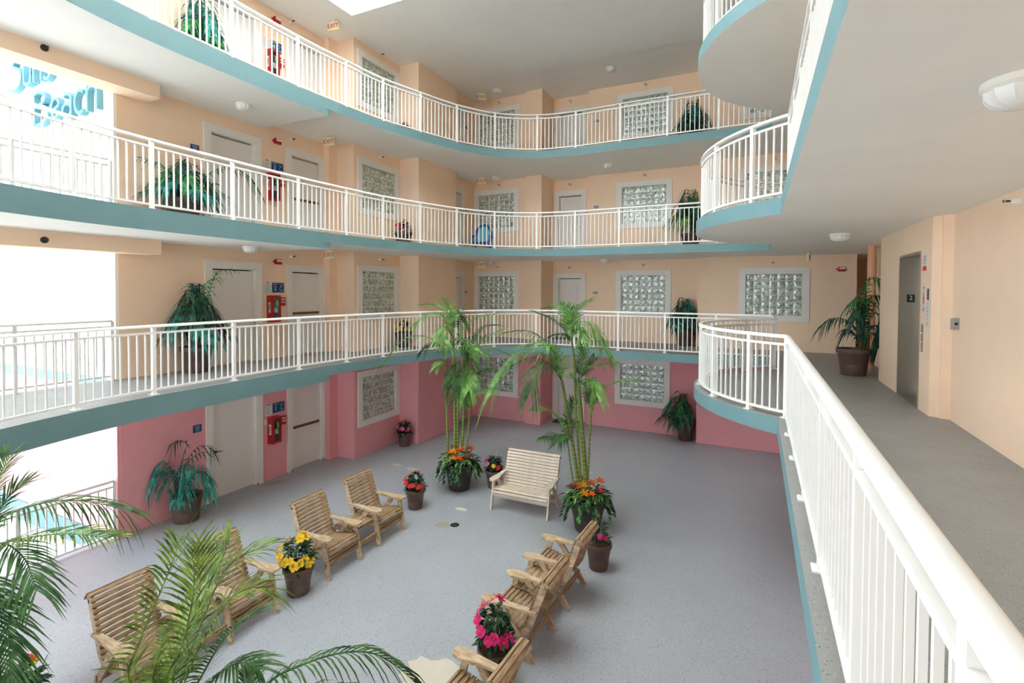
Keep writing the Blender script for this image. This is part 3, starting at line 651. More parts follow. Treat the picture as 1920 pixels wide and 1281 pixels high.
# ------------------------------------------------------------------ teal lettering on the exterior wall
def arcp(cx, cy, rx, ry, a0, a1, n=14): return [(cx+rx*cos(radians(a0+(a1-a0)*i/n)), cy+ry*sin(radians(a0+(a1-a0)*i/n))) for i in range(n+1)]
GL = {
 'S': (.70, [[(.60, 1.42), (.26, .98)]+arcp(.30, .42, .34, .44, 80, -130)]),
 'u': (.50, [[(.06, .82), (.06, .25)]+arcp(.23, .22, .17, .2, 180, 340, 8)+[(.42, .4), (.42, .85)], [(.42, .45), (.42, .0)]]),
 'n': (.50, [[(.06, .85), (.06, 0)], [(.06, .5)]+arcp(.24, .62, .18, .2, 160, 10, 8)+[(.42, .0)]]),
 's': (.46, [[(.40, .86), (.16, .6)]+arcp(.20, .26, .2, .28, 75, -140, 12)]),
 'e': (.52, [[(.10, .36), (.40, .5)]+arcp(.27, .46, .18, .36, 20, 310, 16)]),
 't': (.40, [[(.2, 1.2), (.2, .12), (.34, .0)], [(.02, .8), (.4, .84)]]),
 'B': (.70, [[(.08, 1.22), (.08, 0)], [(.06, 1.16)]+arcp(.22, 1.0, .3, .26, 100, -75, 10)+[(.14, .70)], [(.14, .70)]+arcp(.24, .36, .38, .36, 75, -110, 12)+[(.08, .02)]]),
 'a': (.56, [[(.14, .76)]+arcp(.26, .66, .2, .2, 110, 0, 8)+[(.46, .3), (.46, 0)], arcp(.26, .25, .19, .25, 25, 335, 14)]),
 'c': (.50, [arcp(.28, .42, .22, .42, 50, 310, 16)]),
 'h': (.54, [[(.08, 1.4), (.08, 0)], [(.08, .5)]+arcp(.28, .66, .19, .2, 160, 10, 8)+[(.47, 0)]])}
sg = thing('wall_sign', 'teal handwritten style Sunset Beach lettering on the bright outside wall', 'sign', (-13.92, YEXT, 0))
def ribbon(mb, P, hw, y0, y1):
    n = len(P); k = len(mb.v); off = []
    for i in range(n):
        t0 = (P[i]-P[i-1]).normalized() if i else (P[1]-P[0]).normalized(); t1 = (P[i+1]-P[i]).normalized() if i < n-1 else t0
        t = (t0+t1).normalized(); c = max(.6, t.dot(t0)); off.append(Vector((-t.y, t.x))*hw/c)
    for y in (y0, y1): mb.v += [(p.x+o.x, y, p.y+o.y) for p, o in zip(P, off)]+[(p.x-o.x, y, p.y-o.y) for p, o in zip(P, off)]
    for i in range(n-1):
        a, b, c, d = k+i, k+n+i, k+2*n+i, k+3*n+i
        for f in ((a, a+1, b+1, b), (c, d, d+1, c+1), (a, c, c+1, a+1), (b, b+1, d+1, d)): mb.face(f)
    mb.face((k, k+n, k+3*n, k+2*n)); mb.face((k+n-1, k+3*n-1, k+4*n-1, k+2*n-1))
def word(w, x, z0, s):
    for ch in w:
        adv, strokes = GL[ch]; mb = MB(); kx = s*(1.9 if ch in 'SB' else 1.58)
        for q, st in enumerate(strokes): ribbon(mb, [Vector((x+a*kx, z0+b*s)) for a, b in st], .031, -.10+q*.004, -.004)
        mb.build('letter', M['signteal'], sg); x += adv*kx*1.02
word('Sunset', 0.0, 5.64, .5)
word('Beach', 1.06, 4.80, .5)
# ------------------------------------------------------------------ floor marks
def patch(label, px, py, rx, ry, m, seed, rz=0):
    random.seed(seed); c = at(px, py, z=FL[1]); P = []
    for i in range(26):
        a = 2*pi*i/26; k = 1+random.uniform(-.16, .16); P.append((rx*k*cos(a), ry*k*sin(a)))
    o = MB().prism(P, 0, .0015).build('floor_patch', M[m], None, loc=(c.x, c.y, FL[1]), ); o.rotation_euler = (0, 0, rz)
    tag(o, label, 'floor patch', 'worn floor patches')
patch('large pale worn patch on the floor at the bottom edge of the photo', 815, 1272, .42, .3, 'stain', 1)
patch('olive round patch left of the floor drain', 830, 984, .13, .12, 'stain2', 2)
patch('brown worn patch on the floor before the extinguisher cabinet', 515, 905, .2, .1, 'stain2', 3, 1.3)
patch('pale scuff on the floor before the loveseat', 865, 955, .14, .06, 'stain', 4)
patch('pale scuff on the floor behind the red flower pot', 772, 880, .18, .07, 'stain', 5)
patch('pale patch on the floor by the pink flower pot', 745, 872, .16, .06, 'stain', 6)
patch('pale scuff on the floor right of the loveseat', 1100, 885, .18, .06, 'stain', 7)
c = at(852.5, 984.5, z=FL[1]); t = thing('floor_drain', 'round dark floor drain in the courtyard', 'drain', (c.x, c.y, FL[1]))
MB().lathe([(.085, 0), (.085, .004), (.07, .005)], 24).build('rim', M['dark'], t); 
for i in range(5): MB().box(-.055, .055, -.05+i*.022, -.042+i*.022, .005, .008).build('grate_bar', M['chrome'], t)
# ------------------------------------------------------------------ blue chair, third level
c = at(895, 462, z=FL[3]); t = thing('plastic_chair', 'blue plastic chair with light blue cloth behind the third level railing', 'chair', (-8.15, 14.55, FL[3]), radians(200))
bk = [(x*.31, z) for x, z in ((-.9, 0), (-1, .35), (-.95, .6), (-.78, .85), (-.45, 1.02), (0, 1.08), (.45, 1.02), (.78, .85), (.95, .6), (1, .35), (.9, 0))]
m = MB(); inn = [(x*.72, z*.86+.02) for x, z in bk]; n = len(bk)
for yy in (0, 1):
    m.v += [(x, -.12-z*.22-.03*yy, .36+z*.62) for x, z in bk]+[(x, -.12-z*.22-.03*yy, .36+z*.62) for x, z in inn]
for i in range(n-1):
    m.face((i, i+1, n+i+1, n+i)); m.face((2*n+i, 3*n+i, 3*n+i+1, 2*n+i+1)); m.face((i, 2*n+i, 2*n+i+1, i+1)); m.face((n+i, n+i+1, 3*n+i+1, 3*n+i))
m.build('back_frame', M['bluechair'], t)
m = MB(); m.add([(x, -.135-z*.22, .36+z*.62) for x, z in inn]+[(x, -.15-z*.22, .36+z*.62) for x, z in inn], [tuple(range(n))[::-1], tuple(range(n, 2*n))]); m.build('backrest', M['bluecloth'], t)
MB().box(-.27, .27, -.14, .36, .34, .38).build('seat', M['bluechair'], t)
for sx in (-1, 1):
    for y, yb in ((-.12, -.2), (.32, .36)): MB().beam((sx*.25, y, .35), (sx*.29, yb, 0), .05, .05, (0, 1, 0)).build('leg', M['bluechair'], t)
    MB().prism([(sx*.25, -.18), (sx*.33, -.16), (sx*.34, .3), (sx*.29, .36), (sx*.25, .3)][::sx], .56, .59).build('armrest', M['bluechair'], t)
    MB().beam((sx*.29, .3, .57), (sx*.27, .32, .36), .05, .05, (0, 1, 0)).build('arm_support', M['bluechair'], t)
# ================================================================== FURNITURE
PROF = crom([(-.05, .26, 0), (-.01, .31, 0), (0, .37, 0), (-.035, .415, 0), (-.1, .428, 0), (-.2, .412, 0), (-.32, .382, 0), (-.42, .357, 0), (-.49, .362, 0), (-.535, .40, 0), (-.565, .48, 0),
             (-.6, .58, 0), (-.645, .70, 0), (-.69, .82, 0), (-.72, .91, 0), (-.75, .985, 0), (-.795, 1.02, 0), (-.84, 1.01, 0), (-.87, .965, 0)], 4)
def seat_unit(t, cx, w, m, arms=True):
    mbd = M['wood_board'] if m is M['wood'] else M['woodpale_board']
    pts = resample(PROF, .061); n = len(pts); sl = MB()
    hw, hh, ht = w/2, .0255, .011
    c = [(-hw, -hh+.006, -ht), (hw, -hh+.006, -ht), (hw, hh-.006, -ht), (-hw, hh-.006, -ht), (-hw, -hh, ht-.005), (hw, -hh, ht-.005), (hw, hh, ht-.005), (-hw, hh, ht-.005), (-hw, -hh+.006, ht), (hw, -hh+.006, ht), (hw, hh-.006, ht), (-hw, hh-.006, ht)]
    sl.add(c, [(3, 2, 1, 0), (8, 9, 10, 11)]+[(i, (i+1) % 4, 4+(i+1) % 4, 4+i) for i in range(4)]+[(4+i, 4+(i+1) % 4, 8+(i+1) % 4, 8+i) for i in range(4)])
    # grain runs along local x: swap axes through a rotated mesh
    me = sl.mesh('slat', m)
    nrm = []
    for i in range(n):
        a, b = pts[max(0, i-1)], pts[min(n-1, i+1)]; d = (b-a).normalized(); nrm.append(d)
        o = link('slat', me, t, (cx, -pts[i].x, pts[i].y)); o.rotation_euler = (math.atan2(d.y, -d.x), 0, 0)
    for s in (-1, 1):
        P1 = [(-(p.x)-(-d.y)*(-.012)*-1, p.y) for p, d in zip(pts, nrm)]
        up = [(p.x-(-d.y)*.012, p.y-d.x*-.012) for p, d in zip(pts, nrm)]
        lo = [(p.x-(-d.y)*(-.0), p.y) for p, d in zip(pts, nrm)]
        # board lies behind the slats (away from the sitter)
        A = [(p.x-d.y*-.012*-1, p.y+d.x*.012) for p, d in zip(pts, nrm)]; B = [(p.x-d.y*.10, p.y+d.x*.10) for p, d in zip(pts, nrm)]
        A = [(p.x-d.y*.012, p.y+d.x*.012) for p, d in zip(pts, nrm)]
        x0, x1 = cx+s*(w/2-.05), cx+s*(w/2-.012); mb = MB(); k = n
        if s < 0: x0, x1 = x1, x0
        for x in (x0, x1): mb.v += [(x, -a, b) for a, b in A]+[(x, -a, b) for a, b in B]
        for i in range(n-1):
            mb.face((i, i+1, k+i+1, k+i)); mb.face((2*k+i, 3*k+i, 3*k+i+1, 2*k+i+1)); mb.face((i, 2*k+i, 2*k+i+1, i+1)); mb.face((k+i, k+i+1, 3*k+i+1, 3*k+i))
        mb.face((0, k, 3*k, 2*k)); mb.face((n-1, 3*k-1, 4*k-1, 2*k-1)[::-1] if False else (n-1, 2*k+n-1, 3*k+n-1, k+n-1))
        mb.build('side_board', mbd, t)
        xo = cx+s*(w/2+.018)
        MB().beam((xo, .10, .585), (xo, -.02, 0), .034, .082, (0, 1, 0)).build('leg', mbd, t)
        MB().beam((xo, .24, .585), (xo, .66, 0), .034, .082, (0, 1, 0)).build('leg', mbd, t)
        if arms:
            a = w/2
            P = [(a-.045, .70), (a-.045, .30), (a-.075, .22), (a-.082, .06), (a-.06, -.02), (a-.01, -.045), (a+.05, -.035), (a+.078, .01), (a+.078, .12), (a+.05, .30), (a+.022, .70)]
            P = [(cx+s*x, y) for x, y in P]
            MB().prism(P if s > 0 else P[::-1], .585, .618).build('armrest', mbd, t)
def twin(label, x, y, rz, m, group):
    t = thing('twin_garden_chair', label, 'garden chair', (x, y, FL[1]), rz, group)
    for cx in (-.575, .575): seat_unit(t, cx, .64, m)
    for i in range(5): MB().box(-.30, .30, .10+i*.09, .182+i*.09, .448, .468).build('table_slat', m, t)
    for sx in (-.22, .22): MB().box(sx-.017, sx+.017, .10, .54, .385, .448).build('table_rail', m, t)
    MB().box(-.94, .94, .02, .05, .17, .25).build('stretcher', m, t); MB().box(-.94, .94, .545, .575, .13, .21).build('stretcher', m, t)
    return t
G = 'slatted wooden seats in the courtyard'
twin('slatted wooden twin chair with middle table, left side between yellow and red flower pots', -5.85, 6.56, pi/2, M['wood'], G)
twin('slatted wooden twin chair half hidden by the foreground palm at lower left', -5.9, 3.84, pi/2, M['wood'], G)
twin('slatted wooden twin chair seen from behind on the right of the courtyard', -2.97, 6.38, -pi/2-radians(2.3), M['wood'], G)
twin('slatted wooden twin chair cut off by the bottom edge beside the magenta flowers', -2.86, 3.62, -pi/2-radians(3), M['wood'], G)
t = thing('garden_bench', 'pale slatted wooden loveseat between the two tall palm planters', 'bench', (-4.18, 9.0, FL[1]), radians(1.5), G)
seat_unit(t, 0, 1.18, M['woodpale']); MB().box(-.6, .6, .53, .56, .13, .21).build('stretcher', M['woodpale'], t)
MB().box(-.018, .018, .02, .5, .30, .372).build('centre_brace', M['woodpale'], t)
# ================================================================== PLANTS
def pd(px, py, d): return Vector((0, 0, CAMZ))+(FW+RT*((px-960)/FPX)-UP*((py-CY)/FPX))*d
def depth(p): return (Vector(p)-Vector((0, 0, CAMZ))).dot(FW)
def frond(name, ctrl, parent, org, m, ll=.4, n=26, droop=.35, w=.02, seed=0, clamp=None, rr=.009, start=.1, stiff=1, spread=1):
    rnd = random.Random(seed); org = Vector(org); P = crom(ctrl, 6); L = lens(P); T = L[-1]; mb = MB()
    if clamp: P = [clamp(p.copy()) for p in P]
    k = len(P); mb.tube([p-org for p in P], [rr*(1-.8*i/(k-1)) for i in range(k)], 5)
    gz = Vector((0, 0, -1))
    for i in range(n):
        s = start+(1-start)*(i+.5)/n; f = (i+.5)/n
        p = along(P, L, s*T); t = (along(P, L, min(T, s*T+.04))-along(P, L, max(0, s*T-.04))).normalized()
        sd = t.cross(Vector((0, 0, 1)))
        if sd.length < .15: sd = t.cross(RT)
        sd.normalize(); nu = sd.cross(t)
        ln = ll*(.45+.55*sin(pi*min(1, .25+.75*(1-f)*1.05)) if f > .3 else .62+.38*f/.3)*rnd.uniform(.88, 1.1)
        ang = radians(38+28*f)
        for sg in (-1, 1):
            d = (sd*sg*cos(ang)*spread+t*sin(ang)+nu*.22*stiff+Vector((rnd.uniform(-.09, .09), rnd.uniform(-.09, .09), rnd.uniform(-.09, .09)))).normalized()
            dr = droop*rnd.uniform(.75, 1.3)
            wd = (t-d*t.dot(d)).normalized(); vs = []
            for u, ww in ((0, .45), (.3, 1), (.65, .8), (1, .0)):
                c = p+d*ln*u+gz*dr*ln*u*u
                if ww: vs += [c-wd*w*ww*.5, c+wd*w*ww*.5]
                else: vs.append(c)
            if clamp: vs = [clamp(v.copy()) for v in vs]
            mb.add([v-org for v in vs], [(0, 1, 3, 2), (2, 3, 5, 4), (4, 5, 6)])
    return mb.build(name, m, parent, True)
def pot_mesh(r, h, m, name='pot', taper=.72):
    rb = r*taper
    pr = [(rb*.2, .004), (rb*.96, 0), (rb, .012), (rb+(r*.9-rb)*.38, h*.42), (rb+(r*.9-rb)*.385, h*.43), (rb+(r*.9-rb)*.42, h*.435), (r*.9, h*.8), (r*.93, h*.815), (r*.985, h*.84), (r, h*.9), (r, h*.965), (r*.98, h), (r*.93, h), (r*.9, h*.97), (r*.87, h*.84), (.02, h*.83)]
    return MB().lathe(pr, 32).mesh(name, m, True)
SOIL = {}
def add_pot(t, r, h, m, taper=.72):
    k = (r, h, m.name)
    if k not in SOIL: SOIL[k] = (pot_mesh(r, h, m, taper=taper), MB().lathe([(r*.88, h*.80), (r*.88, h*.86), (r*.5, h*.885), (.01, h*.89)], 20).mesh('soil', M['soil'], True))
    link('pot', SOIL[k][0], t); link('soil', SOIL[k][1], t)
# ---- silk palms in brown pots
def silk_palm(label, loc, seed, h=1.5, sp=.62, azs=(0, 360), n=12, mats=('silk', 'silkdark'), clamp=None, extra=None, pot=(.29, .5), lean=(0, 0), skip_pot=False):
    rnd = random.Random(seed); t = thing('potted_palm', label, 'potted palm', loc, group='silk palms in brown pots'); add_pot(t, pot[0], pot[1], M['pot'])
    o = Vector(loc); b = o+Vector((0, 0, pot[1]*.86))
    st = MB()
    for i in range(5):
        a = rnd.uniform(0, 2*pi); st.tube([(cos(a)*.05, sin(a)*.05, pot[1]*.86), (cos(a)*.07+lean[0]*.3, sin(a)*.07+lean[1]*.3, pot[1]+.3)], [.016, .01], 6)
    st.build('stalks', M['stalk'], t, True)
    for i in range(n):
        az = radians(azs[0]+(azs[1]-azs[0])*(i+.5+rnd.uniform(-.3, .3))/n); f = (i*0.618) % 1
        H = h*(.50+.50*f); R = sp*(1.1-.75*f)*rnd.uniform(.85, 1.15); dx, dy = cos(az)*R+lean[0], sin(az)*R+lean[1]
        c = [b, b+Vector((dx*.12, dy*.12, (H-pot[1])*.55)), b+Vector((dx*.42, dy*.42, (H-pot[1])*.98)), b+Vector((dx*.8, dy*.8, (H-pot[1])*.92)), b+Vector((dx*1.1, dy*1.1, (H-pot[1])*.58))]
        frond('frond', c, t, o, M[mats[i % len(mats)]], ll=.30, n=15, droop=.85, w=.032, seed=seed*50+i, clamp=clamp, rr=.006, start=.3, stiff=.6)
    for j, (pts, mm) in enumerate(extra or []): frond('frond', [b]+pts, t, o, M[mm], ll=.29, n=17, droop=.8, w=.03, seed=seed*70+j, clamp=clamp, rr=.006, start=.3, stiff=.6)
    return t
cl_left = lambda v: Vector((max(v.x, XL+.06), v.y, v.z))
cl_back = lambda v: Vector((min(v.x, -1.58) if v.y > 15.55 else v.x, min(v.y, 16.05), v.z))
# lowest level palm beside the lever door, frond by frond
o = Vector((-9.82, 5.92, FL[1])); t = thing('potted_palm', 'teal green potted palm with drooping fronds before the pink left wall', 'potted palm', o, group='silk palms in brown pots'); add_pot(t, .29, .5, M['pot'])
D0 = depth(o+Vector((0, 0, .6))); Zf = lambda x, y, d=0: pd(230+x/6.1, 790+y/6.1, D0+d)
ST = MB()
for i, (x, y) in enumerate(((600, 720), (630, 700), (650, 730), (620, 690))): ST.tube([Zf(615+i*10, 890)-o, Zf(x, y)-o], [.016, .009], 6)
ST.build('stalks', M['stalk'], t, True)
for i, (pp, mm, dd) in enumerate([
    ([(615, 860), (560, 560), (430, 450), (250, 480), (110, 640)], 'silk', -.05), ([(615, 860), (590, 580), (480, 540), (400, 600), (360, 700)], 'silk', -.35),
    ([(620, 850), (640, 600), (690, 500), (760, 540), (790, 640)], 'silk', -.3), ([(620, 850), (690, 560), (830, 390), (950, 350), (985, 420)], 'silkdark', .1),
    ([(630, 850), (720, 600), (850, 500), (950, 620), (960, 830)], 'silk', -.1), ([(620, 850), (690, 400), (740, 270), (650, 220), (545, 265)], 'silkdark', .1),
    ([(620, 850), (720, 480), (850, 300), (980, 280), (1010, 320)], 'silkdark', .2), ([(640, 860), (740, 640), (860, 560), (960, 640), (985, 760)], 'silk', -.2),
    ([(615, 860), (550, 640), (330, 540), (200, 640), (180, 770)], 'silk', -.2), ([(620, 850), (600, 640), (560, 560), (520, 600), (500, 700)], 'silkdark', -.3),
    ([(630, 850), (660, 640), (700, 600), (720, 700), (710, 800)], 'silk', -.35), ([(620, 870), (600, 790), (590, 850), (570, 960)], 'silk', -.4), ([(640, 870), (665, 790), (680, 850), (680, 950)], 'silk', -.4)]):
    nn = len(pp); frond('frond', [Zf(x, y, dd*j/(nn-1)) for j, (x, y) in enumerate(pp)], t, o, M[mm], ll=.30 if i < 11 else .12, n=12 if i < 11 else 6, droop=.9, w=.027, seed=900+i, clamp=cl_left, rr=.006, start=.3, stiff=.5)
V = Vector
silk_palm('bushy teal potted palm with one bright frond rising before the second level lever door', (-9.83, 6.15, FL[2]), 3, 1.85, .52, n=20, clamp=cl_left, extra=[([V((-9.75, 6.28, 1.2)), V((-9.74, 6.40, 1.72)), V((-9.72, 6.56, 1.98)), V((-9.7, 6.78, 2.04))], 'silkgreen'), ([V((-9.75, 6.2, 1.2)), V((-9.75, 6.28, 1.7)), V((-9.7, 6.5, 1.85))], 'silkgreen')], mats=('silk', 'silkdark', 'silkdark'))
silk_palm('wide potted palm behind the railing beside the third level lever door', (-9.83, 5.95, FL[3]), 5, 1.35, .62, n=19, clamp=cl_left, extra=[([V((-9.75, 6.3, FL[3]+1.0)), V((-9.7, 6.7, FL[3]+1.28)), V((-9.65, 7.1, FL[3]+1.2)), V((-9.62, 7.35, FL[3]+.9))], 'silkgreen'), ([V((-9.75, 5.7, FL[3]+.85)), V((-9.7, 5.4, FL[3]+1.05)), V((-9.68, 5.1, FL[3]+1.08))], 'silk')], mats=('silk', 'silkdark', 'silkgreen'))
silk_palm('dark green potted palm on the top level at the upper left', (-9.83, 6.3, FL[4]), 7, 1.85, .5, n=18, clamp=cl_left, mats=('silkgreen', 'silkdark', 'silk'))
silk_palm('dark leaning potted palm in the pink far right corner of the lowest level', (-1.85, 15.8, FL[1]), 11, 1.55, .5, n=18, clamp=cl_back, mats=('silkdark', 'silkdark', 'silkgreen'), lean=(-.25, -.1), pot=(.27, .48))
silk_palm('dark potted palm behind the far railing of the second level', (-1.9, 15.75, FL[2]), 13, 1.55, .5, n=19, clamp=cl_back, mats=('silkdark', 'silk', 'silkdark'))
silk_palm('feathery potted palm behind the far railing of the third level', (-1.75, 15.7, FL[3]), 17, 1.95, .68, n=19, clamp=cl_back, mats=('silkdark', 'palm', 'silkdark'))
silk_palm('dark potted palm behind the far railing of the top level', (-1.7, 15.7, FL[4]), 19, 1.75, .55, n=19, clamp=cl_back, mats=('silkdark', 'silkdark', 'silk'))
# walkway palm, frond by frond
o = Vector((1.74, 11.78, 0)); t = thing('potted_palm', 'large potted palm on the right walkway beside the elevator', 'potted palm', o, group='silk palms in brown pots'); add_pot(t, .3, .52, M['pot'])
D0 = depth(o+Vector((0, 0, .6))); Zw = lambda x, y, d=0: pd(1280+x/3, 427+y/3, D0+d)
ST = MB()
for i in range(6): ST.tube([Zw(995+i*11, 700)-o, Zw(1000+i*9, 600)-o], [.018, .011], 6)
ST.build('stalks', M['stalk'], t, True)
cl_w = lambda v: Vector((min(v.x, 2.03 if v.y < 11.34 else 2.36), v.y, v.z))
for i, (pp, mm, dd) in enumerate([
    ([(1010, 690), (985, 590), (920, 520), (850, 508), (790, 545)], 'silkdark', -.1), ([(1015, 680), (1020, 520), (1035, 400), (1035, 330), (1060, 280), (1105, 290)], 'silkgreen', .2),
    ([(1015, 680), (1000, 520), (985, 410), (1000, 385), (950, 420)], 'silkgreen', -.1), ([(1020, 680), (1050, 520), (1090, 420), (1130, 410), (1145, 480)], 'silkgreen', -.2),
    ([(1015, 680), (1010, 540), (1010, 460), (990, 450), (970, 520)], 'silkdark', -.3), ([(1020, 680), (1060, 560), (1100, 560), (1110, 640)], 'silkdark', -.35),
    ([(1015, 680), (1040, 540), (1070, 480), (1100, 500), (1110, 560)], 'silk', -.2), ([(1015, 680), (1030, 480), (1060, 390), (1100, 380)], 'silkdark', .1),
    ([(1010, 690), (970, 600), (930, 570), (915, 590)], 'silkdark', .1), ([(1020, 690), (1055, 600), (1085, 600), (1095, 660)], 'silkdark', -.2), ([(1010, 680), (1005, 500), (1010, 420), (1040, 410)], 'silkdark', .2)]):
    nn = len(pp); frond('frond', [Zw(x, y, dd*j/(nn-1)) for j, (x, y) in enumerate(pp)], t, o, M[mm], ll=.3, n=17, droop=.95, w=.032, seed=1300+i, clamp=cl_w, rr=.007, start=.32, stiff=.5)
# ---- flowers
def leafadd(mb, p, d, up, ln, w, droop=.3):
    d = Vector(d).normalized(); sd = d.cross(Vector(up))
    if sd.length < .01: sd = Vector((1, 0, 0))
    sd.normalize(); nu = sd.cross(d); vs = []
    for u, ww in ((0, .15), (.35, 1), (.7, .7), (1, 0)):
        c = Vector(p)+d*ln*u-Vector((0, 0, 1))*droop*ln*u*u
        if ww: vs += [c-sd*w*ww/2+nu*.12*w, c, c+sd*w*ww/2+nu*.12*w]
        else: vs.append(c)
    mb.add(vs, [(0, 1, 4, 3), (1, 2, 5, 4), (3, 4, 7, 6), (4, 5, 8, 7), (6, 7, 9), (7, 8, 9)])
def blossom_mesh(m, r=.06, n=5, pointed=False):
    mb = MB()
    for i in range(n):
        a = 2*pi*i/n; d = Vector((cos(a), sin(a), .35+.3*(i % 2))).normalized(); sd = Vector((-sin(a), cos(a), 0)); vs = []
        for u, w in ((0, .12), (.4, .6 if not pointed else .42), (.78, .86 if not pointed else .3), (1.0, .4 if not pointed else .02)):
            c = d*r*u+Vector((0, 0, -.3*r*u*u)); vs += [c-sd*r*w*.5, c+Vector((0, 0, -.06*r)), c+sd*r*w*.5]
        mb.add(vs, [(j*3+k, j*3+k+1, j*3+k+4, j*3+k+3) for j in range(3) for k in range(2)])
    mb.tube([(0, 0, 0), (.004, 0, r*.75)], [.006, .004], 5, 1)
    return mb.mesh('blossom', [m, M['f_gold']], True)
BL = {k: blossom_mesh(M[k]) for k in ('f_yellow', 'f_red', 'f_magenta', 'f_pink', 'f_gold')}
BROM = {k: blossom_mesh(M[k], .11, 9, True) for k in ('f_gold', 'f_orange', 'f_crimson')}
def orient(o, d, spin=0):
    q = Vector((0, 0, 1)).rotation_difference(Vector(d).normalized()); o.rotation_mode = 'QUATERNION'; o.rotation_quaternion = q
def flower_pot(label, loc, seed, cols, nf=12, h=.42, r=.21, ph=.4, sp=.2, m='pot', face=(0, -.6, .6), nl=150, bs=1.0, clamp=None):
    rnd = random.Random(seed); t = thing('flower_pot', label, 'flower pot', loc, group='potted flowers'); add_pot(t, r, ph, M[m], .7)
    mb = MB(); stm = MB()
    for i in range(9):
        a = rnd.uniform(0, 2*pi); rr = rnd.uniform(.2, 1)*sp; stm.tube([(cos(a)*.04, sin(a)*.04, ph*.86), (cos(a)*rr*.6, sin(a)*rr*.6, ph+h*.45), (cos(a)*rr, sin(a)*rr, ph+h*rnd.uniform(.6, .95))], [.006, .005, .003], 5)
    for i in range(nl):
        a = rnd.uniform(0, 2*pi); z = rnd.uniform(0, 1)**.8; rr = sp*math.sqrt(rnd.uniform(.05, 1))*(1.1-.6*z)
        p = Vector((cos(a)*rr, sin(a)*rr, ph*.9+h*.85*z)); d = Vector((cos(a)+rnd.uniform(-.5, .5), sin(a)+rnd.uniform(-.5, .5), rnd.uniform(-.2, .7)))
        leafadd(mb, p, d, (0, 0, 1), rnd.uniform(.08, .135), rnd.uniform(.04, .062), .4)
    stm.build('stems', M['leaf'], t, True); mb.build('foliage', M['leaf'], t, True)
    for i in range(nf):
        a = 2*pi*i*.618; z = .22+.88*((i*.37+.2) % 1); rr = sp*(1.15-.5*z)
        p = Vector((cos(a)*rr, sin(a)*rr, ph*.9+h*z)); p += Vector((-.25, -.6, 0)).normalized()*.06
        c = cols[i % len(cols)]; ob = link('blossom', BL[c], t, p); orient(ob, Vector((cos(a)*.8-.15, sin(a)*.8-.5, .75))); s = bs*rnd.uniform(.75, 1.1); ob.scale = (s, s, s)
    return t
flower_pot('brown pot of yellow hibiscus beside the left twin chairs', (-6.0, 5.22, FL[1]), 1, ['f_yellow'], 24, .46, .22, .41, .23, bs=1.2)
flower_pot('brown pot of red blossoms beyond the left twin chairs', (-6.22, 8.34, FL[1]), 2, ['f_red'], 14, .36, .205, .40, .19)
flower_pot('brown pot of mixed red and pink blossoms left of the loveseat', (-5.28, 10.02, FL[1]), 3, ['f_red', 'f_magenta', 'f_pink', 'f_yellow'], 9, .38, .205, .4, .18)
flower_pot('pot of tall magenta hibiscus between the right hand chairs', (-2.62, 5.02, FL[1]), 4, ['f_magenta'], 13, .55, .21, .40, .2, bs=1.25)
flower_pot('pot with sparse pink blossoms behind the far right chair', (-2.22, 7.83, FL[1]), 5, ['f_magenta', 'f_magenta', 'f_red'], 4, .42, .215, .42, .15, nl=30)
flower_pot('brown pot of pink blossoms against the pink column', (-9.0, 11.55, FL[1]), 6, ['f_pink', 'f_pink', 'f_magenta'], 13, .36, .21, .40, .2)
flower_pot('pot of yellow flowers behind the second level railing', (-9.0, 11.5, FL[2]), 7, ['f_yellow'], 16, .4, .24, .42, .22)
flower_pot('pot of red and yellow flowers behind the third level railing', (-9.0, 11.5, FL[3]), 8, ['f_red', 'f_yellow', 'f_magenta'], 13, .38, .24, .42, .22)
flower_pot('pot of magenta flowers behind the top level railing', (-9.0, 11.5, FL[4]), 9, ['f_magenta', 'f_pink'], 13, .34, .22, .40, .22)
flower_pot('pot of yellow and red flowers at the lower left corner', (-6.32, 2.22, FL[1]), 10, ['f_yellow', 'f_yellow', 'f_red'], 12, .46, .24, .42, .24, bs=1.3)
